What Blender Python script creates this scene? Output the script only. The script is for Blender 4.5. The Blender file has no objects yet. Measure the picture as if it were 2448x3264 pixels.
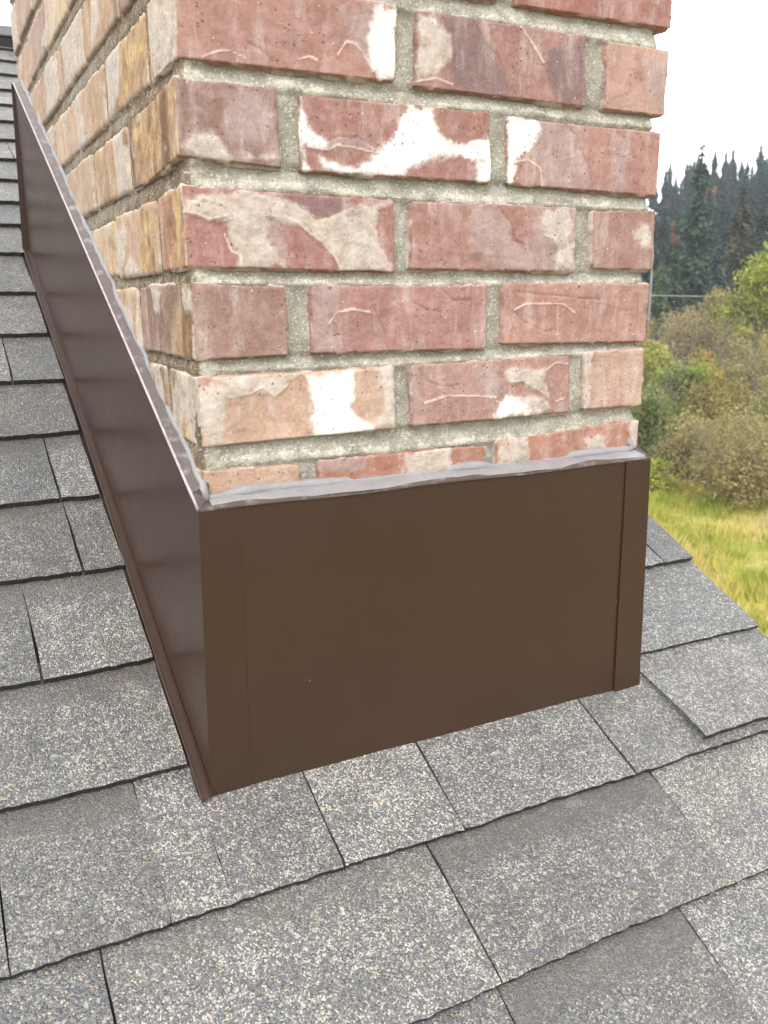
import bpy, math, random
import numpy as np
from mathutils import Vector, Matrix

random.seed(7)
RNG = np.random.default_rng(11)
SC = bpy.context.scene
COL = SC.collection

# ------------------------------------------------------------------ camera
cam_d = bpy.data.cameras.new('camera')
cam_d.lens = 31.078
cam_d.sensor_width = 36.0
cam_d.clip_start = 0.02
cam_d.clip_end = 2000
cam_d.dof.use_dof = True            # phone lens: slight softness far away and at the frame's near edge
cam_d.dof.focus_distance = 0.98
cam_d.dof.aperture_fstop = 14.0
cam = bpy.data.objects.new('camera', cam_d)
cam.location = (-0.19694, -0.74999, 0.46032)
cam.rotation_euler = (1.335103, 0.008445, -0.476332)
COL.objects.link(cam)
SC.camera = cam

# ------------------------------------------------------------------ sky (bright overcast) and soft sun
SUN_EL, SUN_AZ = 52.0, 222.0          # azimuth measured clockwise from +Y
world = bpy.data.worlds.new('World')
SC.world = world
world.use_nodes = True
wn = world.node_tree
wn.nodes.clear()
w_out = wn.nodes.new('ShaderNodeOutputWorld')
w_bg = wn.nodes.new('ShaderNodeBackground')
w_sky = wn.nodes.new('ShaderNodeTexSky')
w_sky.sky_type = 'NISHITA'
w_sky.sun_disc = False
w_sky.sun_elevation = math.radians(SUN_EL)
w_sky.sun_rotation = math.radians(SUN_AZ)
w_sky.dust_density = 4.0
w_mix = wn.nodes.new('ShaderNodeMixRGB')           # thin bright cloud over the whole sky
w_mix.inputs['Fac'].default_value = 0.8
w_mix.inputs['Color2'].default_value = (10.5, 10.6, 10.8, 1)
wn.links.new(w_sky.outputs['Color'], w_mix.inputs['Color1'])
wn.links.new(w_mix.outputs['Color'], w_bg.inputs['Color'])
w_bg.inputs['Strength'].default_value = 0.15
wn.links.new(w_bg.outputs['Background'], w_out.inputs['Surface'])

sun_d = bpy.data.lights.new('sun', 'SUN')
sun_d.energy = 1.0
sun_d.angle = math.radians(25)
sun_d.color = (1.0, 0.97, 0.92)
sun = bpy.data.objects.new('sun', sun_d)
_az, _el = math.radians(SUN_AZ), math.radians(SUN_EL)
_dir = Vector((math.sin(_az) * math.cos(_el), math.cos(_az) * math.cos(_el), math.sin(_el)))
sun.rotation_euler = _dir.to_track_quat('Z', 'Y').to_euler()
sun.location = _dir * 30
COL.objects.link(sun)

SC.view_settings.view_transform = 'Standard'
SC.view_settings.look = 'None'
SC.view_settings.gamma = 1
SC.view_settings.use_curve_mapping = False
SC.view_settings.exposure = 0.80
try:
    SC.cycles.volume_bounces = 0
    SC.cycles.max_bounces = 6
except Exception:
    pass

# ------------------------------------------------------------------ small helpers
TP = 0.52313
PITCH = math.atan(TP)
CP, SP = math.cos(PITCH), math.sin(PITCH)
NRM = np.array([0.0, -SP, CP])        # roof normal
UPS = np.array([0.0, CP, SP])         # up the slope


def roofp(x, y, h=0.0):
    """point on the roof plane at plan position (x, y), lifted h along the normal"""
    return np.array([x, y, y * TP]) + NRM * h


def _hash(ix, iy, iz, seed):
    n = (ix * 374761393 + iy * 668265263 + iz * 2147483647 + seed * 1274126177) & 0xFFFFFFFF
    n = ((n ^ (n >> 13)) * 1274126177) & 0xFFFFFFFF
    n = ((n ^ (n >> 16)) * 2246822519) & 0xFFFFFFFF
    return ((n ^ (n >> 15)) & 0xFFFFFF) / float(0xFFFFFF)


def vnoise(p, seed=0):
    """value noise 0..1, p is (N,3)"""
    p = np.asarray(p, float)
    i = np.floor(p).astype(np.int64)
    f = p - i
    f = f * f * (3 - 2 * f)
    r = 0
    for dx in (0, 1):
        for dy in (0, 1):
            for dz in (0, 1):
                w = (f[:, 0] if dx else 1 - f[:, 0]) * (f[:, 1] if dy else 1 - f[:, 1]) * (f[:, 2] if dz else 1 - f[:, 2])
                r = r + w * _hash(i[:, 0] + dx, i[:, 1] + dy, i[:, 2] + dz, seed)
    return r


def fbm(p, seed=0, octaves=3):
    a, t, r = 1.0, 0.0, 0.0
    p = np.asarray(p, float)
    for o in range(octaves):
        r = r + a * vnoise(p * (2.03 ** o), seed + o * 17)
        t += a
        a *= 0.5
    return r / t


def sstep(a, b, x):
    t = np.clip((x - a) / (b - a), 0, 1)
    return t * t * (3 - 2 * t)


def make(name, verts, faces, mat, parent=None, attrs=None, smooth=False):
    me = bpy.data.meshes.new(name)
    me.from_pydata([tuple(map(float, v)) for v in verts], [], [tuple(int(i) for i in f) for f in faces])
    me.materials.append(mat)
    if attrs:
        for an, arr in attrs.items():
            a = me.color_attributes.new(an, 'FLOAT_COLOR', 'POINT')
            a.data.foreach_set('color', np.ascontiguousarray(arr, dtype=np.float32).ravel())
    if smooth:
        me.polygons.foreach_set('use_smooth', [True] * len(me.polygons))
    me.update()
    o = bpy.data.objects.new(name, me)
    COL.objects.link(o)
    if parent is not None:
        o.parent = parent
    return o


def empty(name, loc, label, cat, group=None):
    o = bpy.data.objects.new(name, None)
    o.empty_display_size = 0.1
    o.location = loc
    COL.objects.link(o)
    tag(o, label, cat, group)
    return o


def tag(o, label=None, cat=None, group=None, kind=None):
    if label: o['label'] = label
    if cat: o['category'] = cat
    if group: o['group'] = group
    if kind: o['kind'] = kind
    return o


def box(name, x0, x1, y0, y1, z0, z1, mat, parent=None):
    v = [(x, y, z) for z in (z0, z1) for y in (y0, y1) for x in (x0, x1)]
    f = [(0, 2, 3, 1), (4, 5, 7, 6), (0, 1, 5, 4), (2, 6, 7, 3), (0, 4, 6, 2), (1, 3, 7, 5)]
    return make(name, v, f, mat, parent)


def tube(pts, rad, n=8, cap=True):
    """verts, faces of a tube along pts with per-point radius"""
    pts = [Vector(p) for p in pts]
    V, F = [], []
    m = len(pts)
    for i, p in enumerate(pts):
        d = (pts[min(i + 1, m - 1)] - pts[max(i - 1, 0)]).normalized()
        ref = Vector((0, 0, 1)) if abs(d.z) < 0.95 else Vector((1, 0, 0))
        a = d.cross(ref).normalized()
        b = a.cross(d).normalized()
        r = rad[i] if hasattr(rad, '__len__') else rad
        for k in range(n):
            t = 2 * math.pi * k / n
            V.append(p + a * (r * math.cos(t)) + b * (r * math.sin(t)))
    for i in range(m - 1):
        for k in range(n):
            F.append((i * n + k, i * n + (k + 1) % n, (i + 1) * n + (k + 1) % n, (i + 1) * n + k))
    if cap:
        F.append(tuple(range(n - 1, -1, -1)))
        F.append(tuple((m - 1) * n + k for k in range(n)))
    return V, F


# ------------------------------------------------------------------ node helpers
class NT:
    def __init__(self, name):
        self.m = bpy.data.materials.new(name)
        self.m.use_nodes = True
        self.t = self.m.node_tree
        self.t.nodes.clear()
        self.out = self.t.nodes.new('ShaderNodeOutputMaterial')
        self.b = self.t.nodes.new('ShaderNodeBsdfPrincipled')
        self.t.links.new(self.b.outputs[0], self.out.inputs['Surface'])

    def n(self, typ, **kw):
        nd = self.t.nodes.new(typ)
        for k, v in kw.items():
            setattr(nd, k, v)
        return nd

    def l(self, a, b):
        self.t.links.new(a, b)

    def pos(self):
        return self.n('ShaderNodeNewGeometry').outputs['Position']

    def noise(self, scale, detail=3, rough=0.55, vec=None, out='Fac'):
        nd = self.n('ShaderNodeTexNoise')
        nd.inputs['Scale'].default_value = scale
        nd.inputs['Detail'].default_value = detail
        nd.inputs['Roughness'].default_value = rough
        self.l(vec if vec is not None else self.pos(), nd.inputs['Vector'])
        return nd.outputs[out]

    def voro(self, scale, out='Color', vec=None, feature='F1'):
        nd = self.n('ShaderNodeTexVoronoi', feature=feature)
        nd.inputs['Scale'].default_value = scale
        self.l(vec if vec is not None else self.pos(), nd.inputs['Vector'])
        return nd.outputs[out]

    def ramp(self, fac, stops, interp='LINEAR'):
        nd = self.n('ShaderNodeValToRGB')
        cr = nd.color_ramp
        cr.interpolation = interp
        while len(cr.elements) < len(stops):
            cr.elements.new(0.5)
        for e, (p, c) in zip(cr.elements, stops):
            e.position = p
            if not hasattr(c, '__len__'):
                c = (c, c, c)
            e.color = (c[0], c[1], c[2], 1)
        self.l(fac, nd.inputs['Fac'])
        return nd.outputs['Color']

    def val(self, x):
        nd = self.n('ShaderNodeValue')
        nd.outputs[0].default_value = x
        return nd.outputs[0]

    def math(self, op, a, b=None, clamp=False):
        nd = self.n('ShaderNodeMath', operation=op, use_clamp=clamp)
        for i, v in enumerate((a, b)):
            if v is None: continue
            if isinstance(v, (int, float)):
                nd.inputs[i].default_value = v
            else:
                self.l(v, nd.inputs[i])
        return nd.outputs[0]

    def smooth(self, x, a, b):
        nd = self.n('ShaderNodeMapRange', interpolation_type='SMOOTHSTEP')
        self.l(x, nd.inputs['Value'])
        nd.inputs['From Min'].default_value = a
        nd.inputs['From Max'].default_value = b
        return nd.outputs['Result']

    def mix(self, fac, a, b, blend='MIX'):
        nd = self.n('ShaderNodeMixRGB', blend_type=blend)
        for k, v in (('Fac', fac), ('Color1', a), ('Color2', b)):
            if isinstance(v, (int, float)) and k == 'Fac':
                nd.inputs[k].default_value = v
            elif isinstance(v, tuple):
                nd.inputs[k].default_value = (v[0], v[1], v[2], 1)
            else:
                self.l(v, nd.inputs[k])
        return nd.outputs['Color']

    def attr(self, name):
        nd = self.n('ShaderNodeAttribute', attribute_name=name)
        sp = self.n('ShaderNodeSeparateColor')
        self.l(nd.outputs['Color'], sp.inputs[0])
        return sp.outputs[0], sp.outputs[1], sp.outputs[2], nd.outputs['Alpha']

    def objcol(self):
        return self.n('ShaderNodeObjectInfo').outputs['Color']

    def objrand(self):
        return self.n('ShaderNodeObjectInfo').outputs['Random']

    def bump(self, h, strength=0.5, dist=0.001, prev=None):
        nd = self.n('ShaderNodeBump')
        nd.inputs['Strength'].default_value = strength
        nd.inputs['Distance'].default_value = dist
        self.l(h, nd.inputs['Height'])
        if prev is not None:
            self.l(prev, nd.inputs['Normal'])
        return nd.outputs['Normal']

    def done(self, col=None, rough=0.8, normal=None, spec=0.3):
        if col is not None:
            if isinstance(col, tuple):
                self.b.inputs['Base Color'].default_value = (*col, 1)
            else:
                self.l(col, self.b.inputs['Base Color'])
        if isinstance(rough, (int, float)):
            self.b.inputs['Roughness'].default_value = rough
        else:
            self.l(rough, self.b.inputs['Roughness'])
        self.b.inputs['Specular IOR Level'].default_value = spec
        if normal is not None:
            self.l(normal, self.b.inputs['Normal'])
        return self.m


# ------------------------------------------------------------------ materials
def mat_brick():
    t = NT('brick')
    W, C, L, D = t.attr('stain_lit_a')
    R, E, K, Y = t.attr('stain_b')
    fine = t.noise(330, 3, 0.6)
    mid = t.noise(95, 4, 0.6)
    big = t.noise(26, 3, 0.55)
    wob = t.math('MULTIPLY', t.math('SUBTRACT', t.noise(150, 5, 0.72), 0.5), 1.3)
    base = t.mix(1.0, t.objcol(), (0.84, 0.86, 0.84), 'MULTIPLY')
    stv = t.n('ShaderNodeVectorMath', operation='MULTIPLY'); t.l(t.pos(), stv.inputs[0]); stv.inputs[1].default_value = (70, 70, 16)
    strk = t.noise(1.0, 4, 0.65, stv.outputs[0])
    base = t.mix(t.smooth(big, 0.35, 0.7), base, t.mix(1.0, base, (1.22, 1.28, 1.3), 'MULTIPLY'))
    base = t.mix(t.math('MULTIPLY', t.smooth(mid, 0.45, 0.75), 0.45), base, (0.42, 0.31, 0.275))      # chalky bloom
    base = t.mix(t.math('MULTIPLY', t.smooth(t.noise(60, 3, 0.6), 0.5, 0.75), 0.45), base, (0.30, 0.125, 0.10))

    def lay(col, w, c, amount=1.0, lo=0.15, hi=0.85):
        k = t.math('MULTIPLY', t.smooth(t.math('ADD', w, t.math('MULTIPLY', wob, t.math('MINIMUM', t.math('MULTIPLY', w, 4.0), 1.0))), lo, hi), amount)
        return t.mix(k, col, c)
    lc = t.ramp(t.noise(70, 3, 0.6), [(0.3, (0.30, 0.215, 0.20)), (0.7, (0.43, 0.335, 0.31))])
    cc = t.ramp(t.noise(80, 4, 0.6), [(0.3, (0.40, 0.335, 0.28)), (0.7, (0.60, 0.54, 0.47))])
    yc = t.ramp(t.noise(50, 4, 0.65), [(0.30, (0.19, 0.105, 0.045)), (0.50, (0.39, 0.245, 0.115)), (0.70, (0.62, 0.45, 0.19))])
    col = lay(base, Y, yc, 0.85, 0.05, 0.95)
    col = lay(col, D, t.mix(t.math('MINIMUM', t.math('MULTIPLY', Y, 3.0), 1.0), (0.19, 0.13, 0.13), (0.13, 0.072, 0.034)), 0.78)
    col = lay(col, L, lc, 0.75, 0.15, 0.95)
    col = lay(col, C, cc, 0.85)
    col = lay(col, R, (0.36, 0.115, 0.07), 0.8)
    wc = t.ramp(t.noise(55, 3, 0.6), [(0.3, (0.72, 0.68, 0.63)), (0.6, (0.88, 0.87, 0.84))])
    wn_ = t.math('MULTIPLY', W, t.math('ADD', 0.72, t.math('MULTIPLY', t.noise(85, 5, 0.75), 0.56)))
    col = lay(col, wn_, wc, 0.95, 0.10, 0.85)
    col = t.mix(t.math('MULTIPLY', t.smooth(t.math('ADD', E, t.math('MULTIPLY', wob, E)), 0.15, 0.9), 0.52), col, (0.78, 0.69, 0.61))
    col = t.mix(t.math('MULTIPLY', t.smooth(K, 0.3, 0.95), 0.3), col, (0.07, 0.05, 0.045))
    wash = t.math('MULTIPLY', t.smooth(strk, 0.46, 0.78), 0.42)
    col = t.mix(wash, col, (0.60, 0.53, 0.48))                      # thin lime wash runs
    col = t.mix(t.math('MULTIPLY', t.smooth(t.noise(42, 5, 0.7), 0.54, 0.72), 0.3), col, (0.20, 0.135, 0.115))
    # pits and dark specks, pale sand grains
    vv = t.n('ShaderNodeVectorMath', operation='ADD'); t.l(t.pos(), vv.inputs[0])
    nv = t.n('ShaderNodeVectorMath', operation='SCALE'); t.l(t.noise(240, 2, 0.6, None, 'Color'), nv.inputs[0]); nv.inputs['Scale'].default_value = 0.004; t.l(nv.outputs[0], vv.inputs[1])
    vd = t.voro(250, 'Distance', vv.outputs[0])
    vc = t.n('ShaderNodeSeparateColor'); t.l(t.voro(250, 'Color', vv.outputs[0]), vc.inputs[0])
    pit = t.math('MULTIPLY', t.smooth(vd, 0.34, 0.14), t.math('GREATER_THAN', vc.outputs[0], 0.80))
    pit = t.math('MULTIPLY', pit, t.smooth(t.noise(28, 2, 0.5), 0.36, 0.58))
    col = t.mix(t.math('MULTIPLY', pit, 0.65), col, (0.08, 0.055, 0.05))
    grain = t.math('MULTIPLY', t.math('LESS_THAN', vd, 0.2), t.math('LESS_THAN', vc.outputs[0], 0.06))
    col = t.mix(t.math('MULTIPLY', grain, 0.45), col, (0.78, 0.7, 0.62))
    col = t.mix(0.35, col, t.mix(1.0, col, t.ramp(fine, [(0.25, 0.55), (0.75, 1.4)]), 'MULTIPLY'))
    h = t.math('ADD', t.math('MULTIPLY', fine, 0.5), t.math('MULTIPLY', mid, 0.8))
    h = t.math('SUBTRACT', h, t.math('MULTIPLY', pit, 0.8))
    nb = t.bump(h, 0.6, 0.0014)
    return t.done(col, 0.9, nb, 0.2)


def mat_mortar():
    t = NT('mortar')
    W, C, L, D = t.attr('stain_lit_a')
    R, E, K, Y = t.attr('stain_b')
    n1 = t.noise(420, 3, 0.65)
    n2 = t.noise(60, 4, 0.6)
    n3 = t.noise(17, 3, 0.6)
    col = t.ramp(n2, [(0.25, (0.245, 0.225, 0.185)), (0.5, (0.345, 0.322, 0.268)), (0.75, (0.455, 0.43, 0.365))])
    col = t.mix(t.math('MULTIPLY', t.smooth(n3, 0.5, 0.72), 0.25), col, (0.30, 0.30, 0.255))
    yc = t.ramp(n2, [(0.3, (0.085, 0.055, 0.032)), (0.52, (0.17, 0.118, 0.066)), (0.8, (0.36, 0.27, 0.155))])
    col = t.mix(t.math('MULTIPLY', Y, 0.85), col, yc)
    col = t.mix(t.math('MULTIPLY', t.smooth(t.math('ADD', C, t.math('MULTIPLY', t.math('SUBTRACT', n2, 0.5), 0.8)), 0.3, 0.7), 0.8), col, (0.63, 0.60, 0.50))  # pale mix paints in daylight caught by the joints' lower lips
    sp = t.n('ShaderNodeSeparateColor'); t.l(t.voro(600, 'Color'), sp.inputs[0])
    col = t.mix(t.math('MULTIPLY', t.math('GREATER_THAN', sp.outputs[0], 0.9), 0.3), col, (0.13, 0.12, 0.10))
    col = t.mix(t.math('MULTIPLY', t.math('LESS_THAN', sp.outputs[0], 0.08), 0.5), col, (0.66, 0.64, 0.56))
    col = t.mix(0.4, col, t.mix(1.0, col, t.ramp(n1, [(0.3, 0.6), (0.7, 1.35)]), 'MULTIPLY'))
    nb = t.bump(t.math('ADD', n1, t.math('MULTIPLY', n2, 1.2)), 0.8, 0.0022)
    return t.done(col, 0.95, nb, 0.15)


def mat_shingle():
    t = NT('shingle_granules')
    band, warm, light, edge = t.attr('tone')
    sp = t.n('ShaderNodeSeparateColor'); t.l(t.voro(690, 'Color'), sp.inputs[0])
    r = sp.outputs[0]
    sp2 = t.n('ShaderNodeSeparateColor'); t.l(t.voro(330, 'Color'), sp2.inputs[0])
    shift = t.math('ADD', t.math('MULTIPLY', t.math('SUBTRACT', t.noise(26, 4, 0.65), 0.5), 0.7), t.math('MULTIPLY', t.math('SUBTRACT', t.noise(210, 3, 0.65), 0.5), 0.75))
    rr = t.math('ADD', r, shift, True)
    rr = t.math('ADD', rr, t.math('SUBTRACT', light, 0.5), True)
    gr = t.ramp(rr, [(0.0, (0.038, 0.040, 0.040)), (0.25, (0.072, 0.076, 0.077)), (0.55, (0.106, 0.110, 0.110)),
                     (0.76, (0.158, 0.163, 0.160)), (0.90, (0.245, 0.248, 0.238)), (1.0, (0.44, 0.43, 0.395))])
    # scattered coloured granules: cream, tan, slate blue, brown
    gr = t.mix(t.math('MULTIPLY', t.math('GREATER_THAN', sp.outputs[1], 0.965), 0.75), gr, (0.50, 0.40, 0.235))
    gr = t.mix(t.math('MULTIPLY', t.math('LESS_THAN', sp.outputs[1], 0.11), 0.55), gr, (0.13, 0.165, 0.19))
    gr = t.mix(t.math('MULTIPLY', t.math('GREATER_THAN', sp.outputs[2], 0.86), 0.5), gr, (0.19, 0.145, 0.125))
    gr = t.mix(t.math('MULTIPLY', t.math('GREATER_THAN', sp2.outputs[1], 0.985), 0.6), gr, (0.40, 0.39, 0.36))
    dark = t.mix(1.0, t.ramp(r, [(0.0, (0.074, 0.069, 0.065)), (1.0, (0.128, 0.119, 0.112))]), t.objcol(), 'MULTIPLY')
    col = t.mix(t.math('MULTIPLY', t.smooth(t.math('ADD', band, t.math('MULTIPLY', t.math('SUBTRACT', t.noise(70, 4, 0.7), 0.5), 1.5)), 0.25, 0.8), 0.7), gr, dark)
    col = t.mix(1.0, col, t.mix(1.0, t.objcol(), (1.03, 0.998, 0.96), 'MULTIPLY'), 'MULTIPLY')
    col = t.mix(t.math('MULTIPLY', t.smooth(t.noise(9, 3, 0.6), 0.45, 0.7), t.math('MULTIPLY', warm, 0.35)), col, t.mix(1.0, col, (1.02, 0.88, 0.82), 'MULTIPLY'))
    ga = t.math('MULTIPLY', t.smooth(t.noise(5.5, 4, 0.65), 0.52, 0.72), 0.28)
    col = t.mix(ga, col, t.mix(1.0, col, (0.78, 0.745, 0.72), 'MULTIPLY'))          # weathered, granule-thin areas
    col = t.mix(t.math('MULTIPLY', t.smooth(t.noise(13, 5, 0.7), 0.62, 0.74), 0.25), col, (0.27, 0.26, 0.235))
    col = t.mix(t.math('MULTIPLY', edge, t.smooth(t.math('SUBTRACT', edge, t.math('MULTIPLY', t.noise(330, 3, 0.65), 0.6)), 0.5, 0.68)), col, (0.020, 0.020, 0.021))
    vd = t.voro(690, 'Distance')
    nb = t.bump(t.math('ADD', t.math('MULTIPLY', vd, -1.0), t.math('MULTIPLY', r, 0.6)), 0.75, 0.0012)
    return t.done(col, 0.5, nb, 0.75)


def mat_flat(name, col, rough=0.6, spec=0.3, nscale=60, var=0.12, bump=0.0):
    t = NT(name)
    n = t.noise(nscale, 3, 0.6)
    c = t.mix(1.0, (col[0], col[1], col[2]), t.ramp(n, [(0.3, 1 - var), (0.7, 1 + var)]), 'MULTIPLY')
    nb = t.bump(n, bump, 0.002) if bump else None
    return t.done(c, rough, nb, spec)


def mat_metal_brown():
    t = NT('brown_painted_steel')
    n = t.noise(7, 3, 0.5)
    f = t.noise(900, 2, 0.6)
    col = t.mix(1.0, (0.046, 0.0238, 0.0165), t.ramp(n, [(0.3, 0.94), (0.7, 1.06)]), 'MULTIPLY')
    sp = t.n('ShaderNodeSeparateColor'); t.l(t.voro(95, 'Color'), sp.inputs[0])
    fleck = t.math('MULTIPLY', t.math('GREATER_THAN', sp.outputs[0], 0.985), t.math('LESS_THAN', t.voro(95, 'Distance'), 0.1))
    col = t.mix(t.math('MULTIPLY', fleck, 0.5), col, (0.3, 0.26, 0.22))
    dust = t.smooth(t.noise(22, 4, 0.65), 0.5, 0.8)
    col = t.mix(t.math('MULTIPLY', dust, 0.02), col, (0.3, 0.27, 0.24))
    rough = t.math('ADD', 0.27, t.math('MULTIPLY', t.noise(30, 3, 0.6), 0.08))
    h = t.math('ADD', t.math('MULTIPLY', t.noise(4.5, 2, 0.5), 1.0), t.math('MULTIPLY', f, 0.012))
    nb = t.bump(h, 0.25, 0.003)
    return t.done(col, rough, nb, 0.36)


def mat_caulk():
    t = NT('sealant')
    n = t.noise(160, 3, 0.6)
    col = t.ramp(t.noise(45, 4, 0.65), [(0.25, (0.215, 0.203, 0.205)), (0.75, (0.285, 0.275, 0.278))])
    return t.done(col, 0.45, t.bump(n, 0.5, 0.0015), 0.45)


def mat_smear():
    t = NT('sealant_smeared_steel')
    n = t.noise(130, 4, 0.7)
    fac = t.smooth(t.noise(55, 3, 0.6), 0.5, 0.85)
    col = t.mix(fac, (0.085, 0.062, 0.054), (0.30, 0.265, 0.27))
    return t.done(col, 0.38, t.bump(n, 0.4, 0.001), 0.5)


def mat_foliage(name, stops, scale=0.8, trans=0.25):
    t = NT(name)
    c = t.ramp(t.noise(scale, 4, 0.65), stops)
    c = t.mix(1.0, c, t.objcol(), 'MULTIPLY')
    r = t.n('ShaderNodeAttribute', attribute_name='tone')
    c = t.mix(1.0, c, t.ramp(r.outputs['Fac'], [(0.0, 0.55), (0.5, 1.0), (1.0, 1.6)]), 'MULTIPLY')
    t.done(c, 0.7, None, 0.2)
    tr = t.n('ShaderNodeBsdfTranslucent')
    t.l(c, tr.inputs['Color'])
    mx = t.n('ShaderNodeMixShader')
    mx.inputs['Fac'].default_value = trans
    t.l(t.b.outputs[0], mx.inputs[1])
    t.l(tr.outputs[0], mx.inputs[2])
    t.l(mx.outputs[0], t.out.inputs['Surface'])
    return t.m


M_BRICK, M_MORTAR, M_SHINGLE = mat_brick(), mat_mortar(), mat_shingle()
M_METAL, M_CAULK, M_SMEAR = mat_metal_brown(), mat_caulk(), mat_smear()
M_DARK = mat_flat('dark_plastic', (0.02, 0.02, 0.021), 0.7)
M_FELT = mat_flat('roofing_felt', (0.02, 0.02, 0.02), 0.9, 0.2)
M_TRIM = mat_flat('painted_trim', (0.10, 0.075, 0.06), 0.55, 0.35)
M_SIDING = mat_flat('house_siding', (0.30, 0.26, 0.21), 0.7, 0.3, 4)
M_CONC = mat_flat('concrete', (0.36, 0.35, 0.32), 0.9, 0.2, 30, 0.2, 0.4)
M_WOOD = mat_flat('weathered_wood', (0.26, 0.25, 0.24), 0.85, 0.2, 8, 0.2)
M_BARK = mat_flat('bark', (0.10, 0.08, 0.065), 0.9, 0.15, 6, 0.3)
M_TWIG = mat_flat('bare_twigs', (0.20, 0.175, 0.15), 0.9, 0.15, 5, 0.3)
M_WIRE = mat_flat('wire', (0.42, 0.43, 0.43), 0.6)

# ------------------------------------------------------------------ measured brick faces (x, z on the front of the chimney)
FRONT = {
 'T1': [(0.3465, 0.7753), (0.5473, 0.7801), (0.5469, 0.7354), (0.3478, 0.7334)],
 'T0': [(0.0197, 0.747), (0.3281, 0.7773), (0.3281, 0.7341), (0.0179, 0.7074)],
 '01': [(0.0169, 0.6981), (0.2181, 0.7174), (0.2165, 0.6528), (0.0143, 0.6522)],
 '02': [(0.2387, 0.7172), (0.434, 0.7176), (0.4366, 0.6499), (0.2367, 0.651)],
 '03': [(0.4598, 0.7158), (0.5459, 0.7163), (0.5456, 0.6498), (0.4615, 0.6498)],
 '11': [(0.0111, 0.6388), (0.1004, 0.639), (0.1034, 0.5724), (0.011, 0.5774)],
 '12': [(0.1202, 0.6354), (0.3197, 0.6373), (0.3223, 0.5709), (0.121, 0.5712)],
 '13': [(0.3409, 0.6338), (0.542, 0.6343), (0.5408, 0.5675), (0.3432, 0.5708)],
 '21': [(0.0115, 0.5554), (0.2141, 0.5518), (0.2155, 0.4849), (0.0127, 0.4881)],
 '22': [(0.2325, 0.5513), (0.4308, 0.5536), (0.4305, 0.487), (0.231, 0.4881)],
 '23': [(0.4519, 0.5506), (0.542, 0.5541), (0.5427, 0.4893), (0.4542, 0.4901)],
 '31': [(0.0154, 0.4764), (0.1025, 0.4732), (0.104, 0.4106), (0.0147, 0.4092)],
 '32': [(0.1262, 0.474), (0.3205, 0.4746), (0.3209, 0.4097), (0.1269, 0.4114)],
 '33': [(0.3381, 0.4768), (0.539, 0.476), (0.538, 0.4105), (0.3394, 0.4136)],
 '41': [(0.0166, 0.3952), (0.2125, 0.3964), (0.2146, 0.335), (0.0181, 0.3314)],
 '42': [(0.2303, 0.3982), (0.4295, 0.4007), (0.4323, 0.3367), (0.2331, 0.3354)],
 '43': [(0.4474, 0.4034), (0.5367, 0.4046), (0.538, 0.339), (0.4506, 0.3384)],
 '51': [(0.0159, 0.3116), (0.1108, 0.3092), (0.1113, 0.2709), (0.0192, 0.2733)],
 '52': [(0.1293, 0.3117), (0.321, 0.3101), (0.3229, 0.2695), (0.1309, 0.2738)],
 '53': [(0.3354, 0.3144), (0.5345, 0.3236), (0.5328, 0.2787), (0.3382, 0.2735)],
}
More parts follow.
